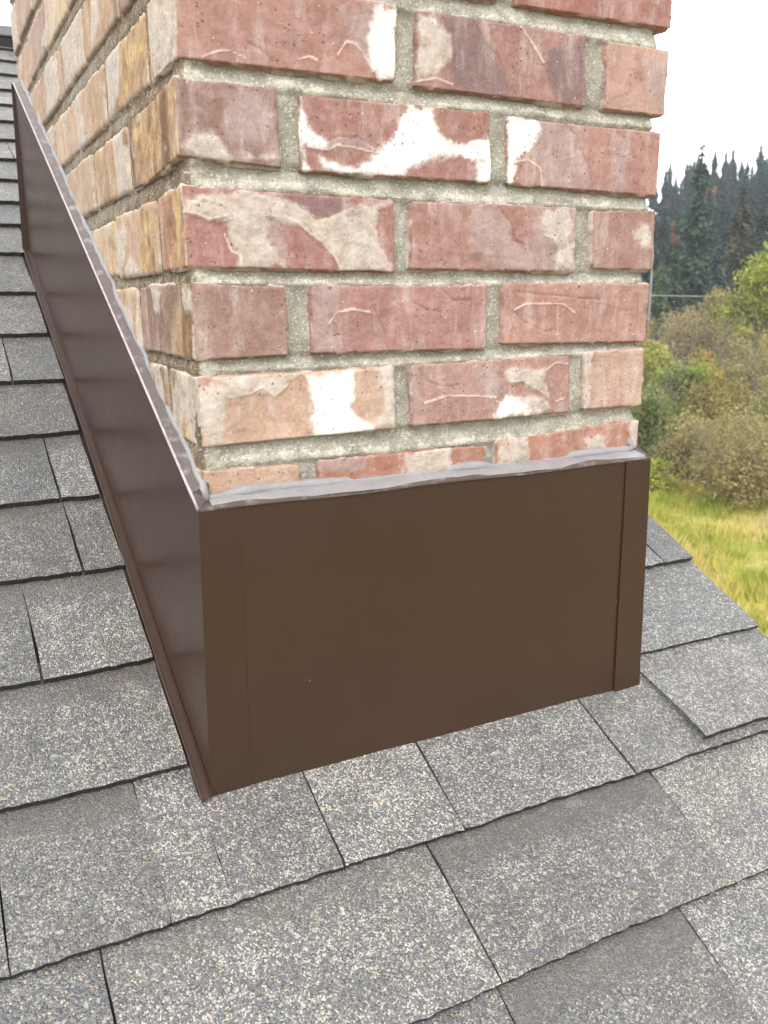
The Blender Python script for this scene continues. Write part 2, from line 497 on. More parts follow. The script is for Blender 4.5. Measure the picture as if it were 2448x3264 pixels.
PATCH = [('W',[(0.196,0.713),(0.219,0.716),(0.218,0.699),(0.212,0.694),(0.215,0.681),(0.217,0.675),(0.214,0.661),(0.2,0.652),(0.197,0.658),(0.192,0.666),(0.188,0.685),(0.194,0.701)]),
 ('L',[(0.162,0.706),(0.196,0.713),(0.192,0.663),(0.178,0.675),(0.165,0.69)]),
 ('E',[(0.158,0.67),(0.167,0.682),(0.176,0.681),(0.188,0.668),(0.198,0.656)]),
 ('E',[(0.036,0.656),(0.05,0.662),(0.06,0.663),(0.073,0.659)]),
 ('E',[(0.121,0.663),(0.131,0.666),(0.138,0.664)]),
 ('K',[(0.077,0.671),(0.088,0.667),(0.097,0.659)]),
 ('L',[(0.058,0.629),(0.09,0.635),(0.097,0.613),(0.082,0.59),(0.059,0.59),(0.049,0.601)]),
 ('C',[(0.021,0.594),(0.042,0.595),(0.054,0.583),(0.085,0.582),(0.104,0.582),(0.075,0.577),(0.036,0.576),(0.016,0.583)]),
 ('W',[(0.206,0.598),(0.215,0.609),(0.224,0.623),(0.233,0.632),(0.254,0.633),(0.257,0.621),(0.269,0.607),(0.284,0.601),(0.303,0.605),(0.32,0.61),(0.322,0.591),(0.307,0.591),(0.284,0.596),(0.263,0.593),(0.244,0.59),(0.233,0.583),(0.222,0.573),(0.18,0.573),(0.159,0.573),(0.144,0.576),(0.138,0.585),(0.146,0.58),(0.159,0.577),(0.18,0.577),(0.192,0.582),(0.198,0.592)]),
 ('W',[(0.121,0.634),(0.126,0.63),(0.124,0.611),(0.131,0.603),(0.144,0.598),(0.141,0.595),(0.125,0.593),(0.127,0.573),(0.121,0.572),(0.12,0.615)]),
 ('L',[(0.144,0.598),(0.157,0.603),(0.177,0.603),(0.196,0.596),(0.206,0.598),(0.203,0.592),(0.18,0.594),(0.146,0.591),(0.127,0.593)]),
 ('E',[(0.127,0.593),(0.146,0.591),(0.156,0.596),(0.173,0.595),(0.198,0.591)]),
 ('K',[(0.144,0.598),(0.157,0.603),(0.177,0.603),(0.196,0.596)]),
 ('W',[(0.306,0.59),(0.322,0.59),(0.323,0.572),(0.307,0.571)]),
 ('W',[(0.341,0.633),(0.372,0.632),(0.377,0.624),(0.373,0.608),(0.352,0.597),(0.348,0.585),(0.347,0.572),(0.342,0.571)]),
 ('L',[(0.374,0.632),(0.409,0.635),(0.424,0.626),(0.435,0.608),(0.446,0.59),(0.45,0.569),(0.386,0.569),(0.383,0.59),(0.357,0.598),(0.373,0.608)]),
 ('L',[(0.474,0.629),(0.498,0.627),(0.494,0.604),(0.499,0.572),(0.476,0.571),(0.479,0.601)]),
 ('E',[(0.348,0.592),(0.366,0.596),(0.381,0.589),(0.386,0.569)]),
 ('K',[(0.412,0.632),(0.427,0.622),(0.438,0.603),(0.446,0.592),(0.45,0.57)]),
 ('D',[(0.262,0.716),(0.301,0.716),(0.318,0.694),(0.332,0.678),(0.341,0.652),(0.281,0.657),(0.268,0.68)]),
 ('C',[(0.239,0.712),(0.262,0.715),(0.272,0.697),(0.276,0.681),(0.262,0.665),(0.239,0.659)]),
 ('D',[(0.381,0.695),(0.434,0.715),(0.435,0.652),(0.401,0.652),(0.386,0.675)]),
 ('E',[(0.238,0.656),(0.258,0.661),(0.277,0.657)]),
 ('E',[(0.353,0.716),(0.369,0.701),(0.381,0.687)]),
 ('K',[(0.299,0.716),(0.314,0.695),(0.327,0.688),(0.337,0.671),(0.341,0.654)]),
 ('K',[(0.386,0.687),(0.398,0.67),(0.401,0.659)]),
 ('L',[(0.505,0.705),(0.542,0.705),(0.543,0.661),(0.521,0.666)]),
 ('C',[(0.013,0.545),(0.074,0.551),(0.09,0.548),(0.117,0.542),(0.133,0.532),(0.146,0.534),(0.171,0.544),(0.214,0.55),(0.197,0.542),(0.197,0.512),(0.204,0.495),(0.211,0.487),(0.157,0.488),(0.147,0.505),(0.134,0.515),(0.116,0.525),(0.101,0.53),(0.086,0.534),(0.088,0.521),(0.093,0.508),(0.103,0.489),(0.06,0.489),(0.052,0.508),(0.046,0.526),(0.034,0.528),(0.013,0.532)]),
 ('L',[(0.086,0.534),(0.1,0.53),(0.104,0.509),(0.11,0.488),(0.104,0.491),(0.093,0.508),(0.087,0.521)]),
 ('D',[(0.09,0.55),(0.117,0.542),(0.133,0.532),(0.146,0.534),(0.171,0.544),(0.162,0.55)]),
 ('E',[(0.013,0.534),(0.024,0.533),(0.034,0.529),(0.049,0.532)]),
 ('E',[(0.048,0.516),(0.053,0.503),(0.061,0.499),(0.061,0.491)]),
 ('E',[(0.102,0.533),(0.116,0.528),(0.128,0.519),(0.139,0.512),(0.151,0.5),(0.157,0.49)]),
 ('K',[(0.02,0.544),(0.034,0.542),(0.049,0.538)]),
 ('K',[(0.117,0.542),(0.133,0.532),(0.146,0.534),(0.169,0.544)]),
 ('L',[(0.297,0.549),(0.331,0.55),(0.35,0.527),(0.355,0.514),(0.374,0.513),(0.375,0.552),(0.431,0.552),(0.43,0.487),(0.337,0.488),(0.3,0.512)]),
 ('C',[(0.408,0.508),(0.43,0.514),(0.43,0.489),(0.406,0.49)]),
 ('E',[(0.388,0.524),(0.4,0.521),(0.411,0.508)]),
 ('C',[(0.385,0.547),(0.416,0.55),(0.424,0.535),(0.418,0.516),(0.41,0.512),(0.388,0.528)]),
 ('K',[(0.331,0.55),(0.35,0.531),(0.35,0.518),(0.367,0.513)]),
 ('C',[(0.517,0.537),(0.532,0.538),(0.537,0.512),(0.521,0.512),(0.512,0.523)]),
 ('L',[(0.126,0.472),(0.159,0.472),(0.153,0.454),(0.144,0.439),(0.154,0.423),(0.158,0.411),(0.127,0.412)]),
 ('E',[(0.144,0.439),(0.151,0.449),(0.169,0.452),(0.187,0.449)]),
 ('K',[(0.191,0.454),(0.201,0.436),(0.205,0.428)]),
 ('E',[(0.354,0.449),(0.368,0.455),(0.401,0.455),(0.419,0.454),(0.433,0.445)]),
 ('K',[(0.358,0.467),(0.394,0.464),(0.416,0.463),(0.439,0.46),(0.47,0.459)]),
 ('K',[(0.355,0.447),(0.368,0.436),(0.395,0.426),(0.404,0.428)]),
 ('K',[(0.268,0.469),(0.28,0.459),(0.298,0.459)]),
 ('K',[(0.234,0.458),(0.249,0.451),(0.267,0.448)]),
 ('R',[(0.34,0.424),(0.351,0.424),(0.356,0.413),(0.341,0.414)]),
 ('C',[(0.016,0.387),(0.044,0.39),(0.04,0.37),(0.037,0.335),(0.019,0.332)]),
 ('C',[(0.031,0.394),(0.114,0.393),(0.089,0.375),(0.066,0.379),(0.045,0.376)]),
 ('W',[(0.122,0.391),(0.166,0.395),(0.171,0.374),(0.164,0.359),(0.176,0.345),(0.187,0.338),(0.127,0.333),(0.126,0.365)]),
 ('C',[(0.197,0.394),(0.213,0.395),(0.215,0.335),(0.187,0.337),(0.201,0.352),(0.203,0.372)]),
 ('E',[(0.044,0.376),(0.066,0.379),(0.076,0.384),(0.088,0.375),(0.1,0.384)]),
 ('R',[(0.018,0.395),(0.027,0.395),(0.028,0.386),(0.019,0.384)]),
 ('W',[(0.334,0.356),(0.353,0.36),(0.362,0.352),(0.392,0.342),(0.334,0.338)]),
 ('E',[(0.247,0.359),(0.275,0.365),(0.315,0.362),(0.332,0.36)]),
 ('E',[(0.351,0.375),(0.366,0.376),(0.386,0.366),(0.396,0.36)]),
 ('E',[(0.397,0.385),(0.41,0.393),(0.426,0.391)]),
 ('E',[(0.412,0.351),(0.426,0.354)]),
 ('K',[(0.241,0.392),(0.253,0.38),(0.269,0.374),(0.289,0.374)]),
 ('L',[(0.297,0.396),(0.335,0.391),(0.342,0.373),(0.349,0.364),(0.332,0.36),(0.306,0.375)]),
 ('L',[(0.231,0.396),(0.241,0.392),(0.245,0.359),(0.249,0.335),(0.233,0.335)]),
 ('C',[(0.339,0.389),(0.397,0.387),(0.393,0.374),(0.403,0.356),(0.386,0.366),(0.366,0.376),(0.348,0.375)]),
 ('C',[(0.358,0.356),(0.389,0.358),(0.406,0.344),(0.39,0.342),(0.367,0.349)]),
 ('C',[(0.447,0.402),(0.458,0.401),(0.459,0.339),(0.451,0.34)]),
 ('R',[(0.048,0.289),(0.112,0.286),(0.112,0.282),(0.049,0.284)]),
 ('L',[(0.13,0.309),(0.176,0.31),(0.181,0.298),(0.157,0.296),(0.139,0.303)]),
 ('C',[(0.223,0.309),(0.265,0.311),(0.279,0.312),(0.28,0.285),(0.221,0.289)]),
 ('L',[(0.27,0.309),(0.282,0.31),(0.28,0.286),(0.268,0.288)]),
 ('C',[(0.337,0.314),(0.375,0.315),(0.378,0.287),(0.338,0.287)]),
 ('C',[(0.452,0.309),(0.479,0.311),(0.49,0.29),(0.456,0.291)]),
 ('C',[(0.52,0.32),(0.534,0.323),(0.531,0.291),(0.522,0.292)])]
SIDEPATCH = [('Y',[(0.19,0.551),(0.15,0.544),(0.141,0.532),(0.13,0.503),(0.151,0.487),(0.204,0.488),(0.206,0.514),(0.196,0.543)]),
 ('C',[(0.256,0.508),(0.229,0.499),(0.205,0.485),(0.283,0.487),(0.275,0.498)]),
 ('C',[(0.25,0.619),(0.223,0.611),(0.239,0.588),(0.261,0.579)]),
 ('C',[(0.332,0.549),(0.306,0.536),(0.266,0.545),(0.265,0.525),(0.282,0.502),(0.324,0.491),(0.316,0.512),(0.335,0.53)]),
 ('D',[(0.046,0.569),(0.112,0.566),(0.218,0.573),(0.126,0.571)]),
 ('C',[(0.165,0.472),(0.13,0.471),(0.133,0.451),(0.165,0.451)]),
 ('C',[(0.051,0.475),(0.026,0.474),(0.019,0.451),(0.047,0.451)]),
 ('C',[(0.299,0.72),(0.237,0.719),(0.252,0.668),(0.307,0.658)]),
 ('C',[(0.37,0.788),(0.329,0.777),(0.336,0.748),(0.382,0.737)]),
 ('W',[(0.494,0.786),(0.458,0.747),(0.481,0.735),(0.519,0.743)]),
 ('W',[(0.696,0.793),(0.618,0.782),(0.626,0.738),(0.691,0.736)]),
 ('C',[(0.092,0.711),(0.025,0.693),(0.034,0.657),(0.092,0.66),(0.107,0.675)]),
 ('C',[(0.719,0.857),(0.699,0.836),(0.72,0.824),(0.764,0.831)]),
 ('Y',[(0.232,0.718),(0.124,0.714),(0.132,0.663),(0.244,0.66)]),
 ('Y',[(0.205,0.625),(0.083,0.636),(0.09,0.585),(0.193,0.588)]),
 ('K',[(0.471,0.783),(0.486,0.77),(0.506,0.757)]),
 ('K',[(0.285,0.752),(0.313,0.743)]),
 ('K',[(0.082,0.614),(0.089,0.602),(0.097,0.593)]),
 ('K',[(0.146,0.702),(0.163,0.69),(0.17,0.684)]),
 ('K',[(0.479,0.665),(0.412,0.659)]),
 ('K',[(0.339,0.548),(0.357,0.51)]),
 ('K',[(0.224,0.471),(0.216,0.451)])]

PATCH = [(k, np.array(p)) for k, p in PATCH]
SIDEPATCH = [('C' if k == 'W' else k, np.array(p)) for k, p in SIDEPATCH]
BX, BY = 0.0149, 0.0239               # left and front planes of the brickwork
BXR, BYB = 0.528, 1.113               # right and back planes
#          bottom, top of every course (5 lowest ... T just above the frame)
COURSE = {5: (0.252, 0.3125), 4: (0.3345, 0.3985), 3: (0.4105, 0.475), 2: (0.4875, 0.553), 1: (0.5715, 0.637), 0: (0.6515, 0.7165), -1: (0.7345, 0.799)}
for i in range(2, 8):
    COURSE[-i] = (0.7345 + 0.0815 * (i - 1), 0.799 + 0.0815 * (i - 1))


def seg_dist(p, poly, closed):
    """distance of points (N,2) to a polyline"""
    a = poly
    b = np.roll(poly, -1, 0) if closed else poly[1:]
    if not closed: a = poly[:-1]
    best = np.full(len(p), 9.0)
    for q, r in zip(a, b):
        d = r - q
        t = np.clip(((p - q) @ d) / max(d @ d, 1e-12), 0, 1)
        best = np.minimum(best, np.hypot(*(p - q - t[:, None] * d).T))
    return best


def inside(p, poly):
    c = np.zeros(len(p), bool)
    x, y = p[:, 0], p[:, 1]
    n = len(poly)
    j = n - 1
    for i in range(n):
        xi, yi = poly[i]; xj, yj = poly[j]
        if yi != yj:
            c ^= ((yi > y) != (yj > y)) & (x < (xj - xi) * (y - yi) / (yj - yi) + xi)
        j = i
    return c


CH = {'W': 0, 'C': 1, 'L': 2, 'D': 3, 'R': 4, 'E': 5, 'K': 6, 'Y': 7}


def add_patches(S, q, patches, mask):
    if not mask.any(): return
    lo, hi = q[mask].min(0), q[mask].max(0)
    for k, poly in patches:
        if (poly.max(0) < lo).any() or (poly.min(0) > hi).any():
            continue
        idx = np.where(mask)[0]
        p = q[idx]
        jit = (fbm(np.c_[p * 150, np.zeros(len(p))], 5, 3) - 0.5) * 0.006 + (fbm(np.c_[p * 48, np.zeros(len(p))], 6, 2) - 0.5) * 0.008
        if k in 'EK':
            w = 1 - sstep(0.0002, 0.0016, seg_dist(p, poly, False) + jit * 0.15)
        else:
            d = seg_dist(p, poly, True)
            d = np.where(inside(p, poly), d, -d) + jit
            wd = {'L': 0.010, 'D': 0.011, 'W': 0.0085, 'C': 0.0065}.get(k, 0.005)
            w = sstep(-wd, wd, d)
        S[idx, CH[k]] = np.maximum(S[idx, CH[k]], w)


def brick(parent, x0, x1, y0, y1, z0, z1, col, corners=None, res=0.004, resy=None, seed=0, kinds=(), amount=1.0):
    """one brick: a lattice box, rounded, ragged at the arrises, with flaked faces"""
    nx = max(2, int(round((x1 - x0) / res)))
    ny = max(2, int(round((y1 - y0) / (resy or res))))
    nz = max(2, int(round((z1 - z0) / (res * 0.85))))
    idx = {}
    L, F = [], []

    def vid(i, j, k):
        key = (i, j, k)
        r = idx.get(key)
        if r is None:
            r = idx[key] = len(L)
            L.append(key)
        return r
    for k in range(nz):
        for i in range(nx):
            F.append((vid(i, 0, k), vid(i + 1, 0, k), vid(i + 1, 0, k + 1), vid(i, 0, k + 1)))
            F.append((vid(i, ny, k), vid(i, ny, k + 1), vid(i + 1, ny, k + 1), vid(i + 1, ny, k)))
        for j in range(ny):
            F.append((vid(0, j, k), vid(0, j, k + 1), vid(0, j + 1, k + 1), vid(0, j + 1, k)))
            F.append((vid(nx, j, k), vid(nx, j + 1, k), vid(nx, j + 1, k + 1), vid(nx, j, k + 1)))
    for i in range(nx):
        for j in range(ny):
            F.append((vid(i, j, 0), vid(i, j + 1, 0), vid(i + 1, j + 1, 0), vid(i + 1, j, 0)))
            F.append((vid(i, j, nz), vid(i + 1, j, nz), vid(i + 1, j + 1, nz), vid(i, j + 1, nz)))
    T = np.array(L, float) / np.array([nx, ny, nz])
    lo, hi = np.array([x0, y0, z0]), np.array([x1, y1, z1])
    P = lo + T * (hi - lo)
    r = 0.0022 if corners is not None else 0.0014
    q = np.clip(P, lo + r, hi - r)
    d = P - q
    ln = np.maximum(np.linalg.norm(d, axis=1, keepdims=True), 1e-9)
    nrm = d / ln
    edge = np.clip((np.abs(d) > r * 0.4).sum(1) - 1, 0, 2)       # 1 along arrises, 2 at corners
    P = q + nrm * r
    if corners is not None:                                     # warp to the measured outline
        TL, TR, BR, BL = [np.array(c) for c in corners]
        u, w = (P[:, 0] - x0) / (x1 - x0), (P[:, 2] - z0) / (z1 - z0)
        xz = ((1 - u) * (1 - w))[:, None] * BL + (u * (1 - w))[:, None] * BR + (u * w)[:, None] * TR + ((1 - u) * w)[:, None] * TL
        fade = np.clip(1 - (P[:, 1] - BY) / 0.12, 0, 1)[:, None]
        keep = xz * fade + P[:, [0, 2]] * (1 - fade)
        P[:, 0], P[:, 2] = keep[:, 0], keep[:, 1]
    front = (nrm[:, 1] < -0.5) & (P[:, 1] < BY + 0.02)
    left = (nrm[:, 0] < -0.5) & (P[:, 0] < BX + 0.02)
    S = np.zeros((len(P), 8))
    if corners is not None:
        add_patches(S, P[:, [0, 2]], PATCH, front)
    if left.any():
        add_patches(S, P[:, [1, 2]], SIDEPATCH, left)
        own = S[:, 7].copy()
        st = fbm(P * np.array([9, 9, 4.0]), 71, 3)
        nearc = np.clip(1 - (P[:, 1] - BY) / 0.58, 0, 1)
        S[left, 7] = np.maximum(S[left, 7], np.clip((st[left] - 0.45) * 1.35 + 0.75 * nearc[left], 0, 0.95))
        # flaking skin on the left face
        fl = fbm(P * np.array([20, 13, 7.0]) + seed * 3.1, 40, 4)
        S[left, 1] = np.maximum(S[left, 1], sstep(0.55, 0.62, fl[left]) * 0.7)
        S[left, 2] = np.maximum(S[left, 2], sstep(0.46, 0.38, fl[left]) * 0.45)
        dk = fbm(P * np.array([17, 15, 3.2]) + seed * 0.9, 48, 4)
        S[left, 3] = np.maximum(S[left, 3], sstep(0.52, 0.64, dk[left]) * (0.4 + 0.55 * nearc[left]))
        for ch_ in (1, 2, 3): S[left, ch_] *= 1 - 0.85 * own[left]
        cr = np.abs(fbm(P * np.array([30, 26, 9.0]) + seed * 1.7, 44, 2) - 0.5)
        S[left, 6] = np.maximum(S[left, 6], (1 - sstep(0.003, 0.012, cr[left])) * (vnoise(P[left] * 12, 46) > 0.6))
    other = ~(front | left) if corners is not None else ~left
    if other.any():
        for ch, sd in ((1, 50), (2, 60)):
            g = fbm(P[other] * 16 + seed * 5.3, sd, 3)
            S[other, ch] = np.maximum(S[other, ch], sstep(0.60 if ch else 0.7, 0.66 if ch else 0.74, g))
    if corners is None and front.any():
        pass
    # pale mortar smear / lime along the arrises
    ed = edge >= 1
    S[ed, 1] = np.maximum(S[ed, 1], sstep(0.46, 0.6, fbm(P[ed] * 60, 81, 2)) * 0.75)
    # relief
    h = (S[:, 1] * 0.0016 + S[:, 2] * 0.0009 + S[:, 0] * 0.0012 + S[:, 5] * 0.0006 - S[:, 6] * 0.0008 + S[:, 4] * -0.0002)
    h += (fbm(P * 75 + seed, 3, 4) - 0.5) * 0.0022
    pl = fbm(P * np.array([22, 22, 30.0]) + seed * 2.3, 15, 2)
    h += (sstep(0.44, 0.46, pl) + sstep(0.58, 0.595, pl)) * 0.00035       # scaly skin in thin plates
    h += (fbm(P * 14 + seed, 9, 2) - 0.5) * 0.0014
    h[left] += (fbm(P[left] * np.array([60, 34, 12.0]) + seed, 31, 3) - 0.5) * 0.0028
    h *= np.where(left, 0.7, 1.0)
    h -= edge * (fbm(P * 130, 13, 3) ** 2) * np.where(P[:, 0] < BX + 0.012, 0.0028, 0.0075)
    P = P + nrm * h[:, None]
    o = make('brick', P, F, M_BRICK, parent, {'stain_lit_a': S[:, :4], 'stain_b': S[:, 4:]}, smooth=True)
    o.color = (*col, 1)
    return o


# ------------------------------------------------------------------ chimney
chimney = empty('chimney', (0, 0, 0), 'weathered red brick chimney with pale mortar joints rising out of the grey roof', 'chimney')
RED = (0.335, 0.17, 0.145)
PINK = (0.40, 0.235, 0.20)
PEACH = (0.50, 0.325, 0.24)
MAUVE = (0.27, 0.165, 0.15)
ORNG = (0.37, 0.17, 0.12)
BROWN = (0.27, 0.165, 0.14)
FCOL = {'01': (0.365, 0.195, 0.165), '02': (0.32, 0.17, 0.148), '03': (0.43, 0.255, 0.21), '11': BROWN, '12': RED, '13': (0.36, 0.19, 0.162),
        '21': (0.335, 0.155, 0.137), '22': (0.34, 0.18, 0.152), '23': (0.32, 0.18, 0.15), '31': (0.29, 0.17, 0.142), '32': (0.345, 0.18, 0.158),
        '33': (0.38, 0.205, 0.172), '41': PEACH, '42': (0.37, 0.21, 0.18), '43': (0.47, 0.30, 0.24), '51': (0.44, 0.28, 0.205), '52': ORNG, '53': ORNG,
        'T0': RED, 'T1': (0.33, 0.15, 0.125)}
TANS = [(0.48, 0.33, 0.235), (0.51, 0.37, 0.26), (0.45, 0.305, 0.235), (0.53, 0.39, 0.27), (0.48, 0.335, 0.255)]
J = 0.0125
bid = 0
for ci, (zb, zt) in sorted(COURSE.items(), reverse=True):
    q_course = ci in (5, 3, 1, -1, -3, -5, -7)       # corner brick shows its end on the front
    nm = {5: '5', 4: '4', 3: '3', 2: '2', 1: '1', 0: '0', -1: 'T'}.get(ci)
    if q_course:
        cols = [(BX, 0.104), (0.121, 0.321), (0.339, BXR)]
    else:
        cols = [(BX, 0.2145), (0.232, 0.4315), (0.4495, BXR)]
    for n, (xa, xb) in enumerate(cols):
        corners = None
        key = None
        if nm and nm != 'T':
            key = nm + str(n + 1)
        elif nm == 'T' and n >= 1:
            key = 'T%d' % (n - 1)
        if key in FRONT:
            corners = FRONT[key]
            if key == '01': corners = [(0.017, 0.717)] + corners[1:]
            if key == 'T0': corners = [(0.125, 0.797), (0.328, 0.799), (0.328, 0.7341), (0.125, 0.733)]
            if key == 'T1': corners = [(0.3465, 0.797), (0.545, 0.800), (0.5469, 0.7354), (0.3478, 0.7334)]
            if ci == 5: corners = corners[:2] + [(corners[1][0], zb), (corners[0][0], zb)]
        # depth: the corner brick turns the corner, the right-hand one too
        if n == 0:
            depth = 0.198 if q_course else 0.094
        elif n == 2:
            depth = 0.094 if q_course else 0.198
        else:
            depth = 0.094
        bid += 1
        col = FCOL.get(key, [RED, PINK, MAUVE, ORNG][bid % 4])
        brick(chimney, xa, xb, BY + (0.0 if corners else random.uniform(-0.0015, 0.0015)), BY + depth, zb, zt, col, corners,
              res=0.0016 if corners else 0.006, resy=0.005 if corners else None, seed=bid)
    # left face behind the corner brick, then the back and the right face
    y = BY + (0.198 if q_course else 0.094) + J
    ys = []
    while y < BYB - 0.03:
        e = min(y + 0.1875, BYB)
        if BYB - e < 0.05: e = BYB
        ys.append((y, e))
        y = e + J
    for ya, yb in ys:
        if zt < 0.281 + 0.53 * ya - 0.03:            # wholly behind the flashing
            continue
        bid += 1
        jx = random.uniform(-0.0016, 0.0012)
        last = yb >= BYB - 1e-6
        col = TANS[bid % 5]
        k = random.uniform(0.88, 1.1)
        brick(chimney, BX + jx, BX + 0.094, ya + random.uniform(-.002, .002), yb, zb + random.uniform(-.0025, .0025), zt + random.uniform(-.0025, .0025),
              tuple(c * k for c in col), None, res=0.0045, seed=bid)
    y = BY + (0.094 if q_course else 0.198) + J
    while y < BYB - 0.03:
        e = min(y + 0.1875, BYB)
        if BYB - e < 0.05: e = BYB
        if zt > 0.281 + 0.53 * y:
            bid += 1
            brick(chimney, BXR - 0.094, BXR + random.uniform(-.002, .001), y, e, zb, zt, [RED, PINK, MAUVE, ORNG][bid % 4], None, res=0.014, seed=bid)
        y = e + J
    if zb > 0.75:
        for xa, xb in ((BX + 0.094 + J, 0.31), (0.3225, BXR - 0.094 - J)):
            bid += 1
            brick(chimney, xa, xb, BYB - 0.094, BYB, zb, zt, [RED, PINK, MAUVE, ORNG][bid % 4], None, res=0.016, seed=bid)

# mortar: one shaft whose joints are weathered (deep under the brick above, flush at the bottom)
zj = sorted(COURSE.values())
zlist = np.arange(0.27, zj[-1][1] + 0.012, 0.0027)
rec = np.full(len(zlist), 0.0048)
yellow = np.zeros(len(zlist))
for i in range(len(zj)):
    a = zj[i][1]
    b = zj[i + 1][0] if i + 1 < len(zj) else a + 0.017
    m = (zlist >= a - 0.0015) & (zlist <= b + 0.001)
    t = np.clip((zlist[m] - a) / (b - a), 0, 1)
    rec[m] = 0.0014 + 0.0072 * t ** 1.3
path = []
for y in np.arange(BYB, BY + 0.012, -0.004): path.append((BX, y, -1, 0))
for a in (0.0, 0.25, 0.5, 0.75, 1.0):
    th = a * math.pi / 2
    path.append((BX + 0.010 * (1 - math.sin(th) ** 1), BY + 0.010 * (1 - math.cos(th)), -math.cos(th), -math.sin(th))) if False else None
path = [p for p in path if p]
path.append((BX + 0.0005, BY + 0.006, -0.93, -0.37))
path.append((BX + 0.002, BY + 0.002, -0.71, -0.71))
path.append((BX + 0.006, BY + 0.0005, -0.37, -0.93))
for x in np.arange(BX + 0.012, BXR + 0.004, 0.0032): path.append((x, BY, 0, -1))
path.append((BXR + 0.004, BY + 0.004, 0.7, -0.7))
for y in np.arange(BY + 0.012, BYB, 0.05): path.append((BXR, y, 1, 0))
for x in np.arange(BXR, BX, -0.05): path.append((x, BYB, 0, 1))
PA = np.array(path)
ns, nz = len(PA), len(zlist)
X = np.repeat(PA[:, 0], nz); Yc = np.repeat(PA[:, 1], nz)
NX = np.repeat(PA[:, 2], nz); NY = np.repeat(PA[:, 3], nz)
Zc = np.tile(zlist, ns); RC = np.tile(rec, ns)
Pm = np.c_[X, Yc, Zc]
wig = (fbm(Pm * 9, 91, 2) - 0.5) * 0.006              # beds wander a little
RC = np.interp(Zc + wig, zlist, rec)
RC = np.where(NX < -0.5, RC * 0.42 + 0.0004, RC)
amp = np.where(NX < -0.5, 0.3, 1.0)
RC = RC + amp * ((fbm(Pm * 70, 92, 3) - 0.5) * 0.0050 + (fbm(Pm * 18, 93, 2) - 0.5) * 0.003)
cdist = np.hypot(X - BX, Yc - BY)
RC = RC * (0.25 + 0.75 * sstep(0.004, 0.035, cdist))
RC = np.maximum(RC, 0.0006)
# the joint falls away lean near the right end of the front so bricks stand proud there
Pm[:, 0] -= NX * RC
Pm[:, 1] -= NY * RC
Fm = [(i * nz + k, ((i + 1) % ns) * nz + k, ((i + 1) % ns) * nz + k + 1, i * nz + k + 1) for i in range(ns) for k in range(nz - 1)]
top0 = len(Pm)
Fm.append(tuple(i * nz + nz - 1 for i in range(ns)))
SM = np.zeros((len(Pm), 8))
lf = NX < -0.5
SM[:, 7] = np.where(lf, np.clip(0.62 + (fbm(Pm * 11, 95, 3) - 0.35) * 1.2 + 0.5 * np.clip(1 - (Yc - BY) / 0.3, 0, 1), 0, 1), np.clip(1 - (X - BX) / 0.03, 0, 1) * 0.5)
SM[:, 1] = np.where(lf, 0.0, np.where(RC < 0.0032, 0.48, 0.05))  # skylight on flush lower lips of front joints, put into the colour
make('mortar', Pm, Fm, M_MORTAR, chimney, {'stain_lit_a': SM[:, :4], 'stain_b': SM[:, 4:]}, smooth=True)
box('masonry_core', BX + 0.02, BXR - 0.02, BY + 0.02, BYB - 0.02, -0.15, 0.34, M_CONC, chimney)
ztop = zj[-1][1] + 0.013
cv = [(BX - 0.03, BY - 0.03, ztop), (BXR + 0.03, BY - 0.03, ztop), (BXR + 0.03, BYB + 0.03, ztop), (BX - 0.03, BYB + 0.03, ztop),
      (BX - 0.03, BY - 0.03, ztop + 0.06), (BXR + 0.03, BY - 0.03, ztop + 0.06), (BXR + 0.03, BYB + 0.03, ztop + 0.06), (BX - 0.03, BYB + 0.03, ztop + 0.06),
      (0.15, 0.3, ztop + 0.11), (0.40, 0.3, ztop + 0.11), (0.40, 0.8, ztop + 0.11), (0.15, 0.8, ztop + 0.11)]
cf = [(3, 2, 1, 0), (0, 1, 5, 4), (1, 2, 6, 5), (2, 3, 7, 6), (3, 0, 4, 7), (4, 5, 9, 8), (5, 6, 10, 9), (6, 7, 11, 10), (7, 4, 8, 11), (8, 9, 10, 11)]
make('chimney_crown', cv, cf, M_CONC, chimney)

# ------------------------------------------------------------------ flashing skirt round the chimney foot
flash = empty('chimney_flashing', (0, 0, 0), 'dark brown sheet metal flashing skirt wrapped round the foot of the brick chimney', 'flashing')
HF = 0.2805
SL = 0.5305                            # slope of the skirt's upper edge along the side


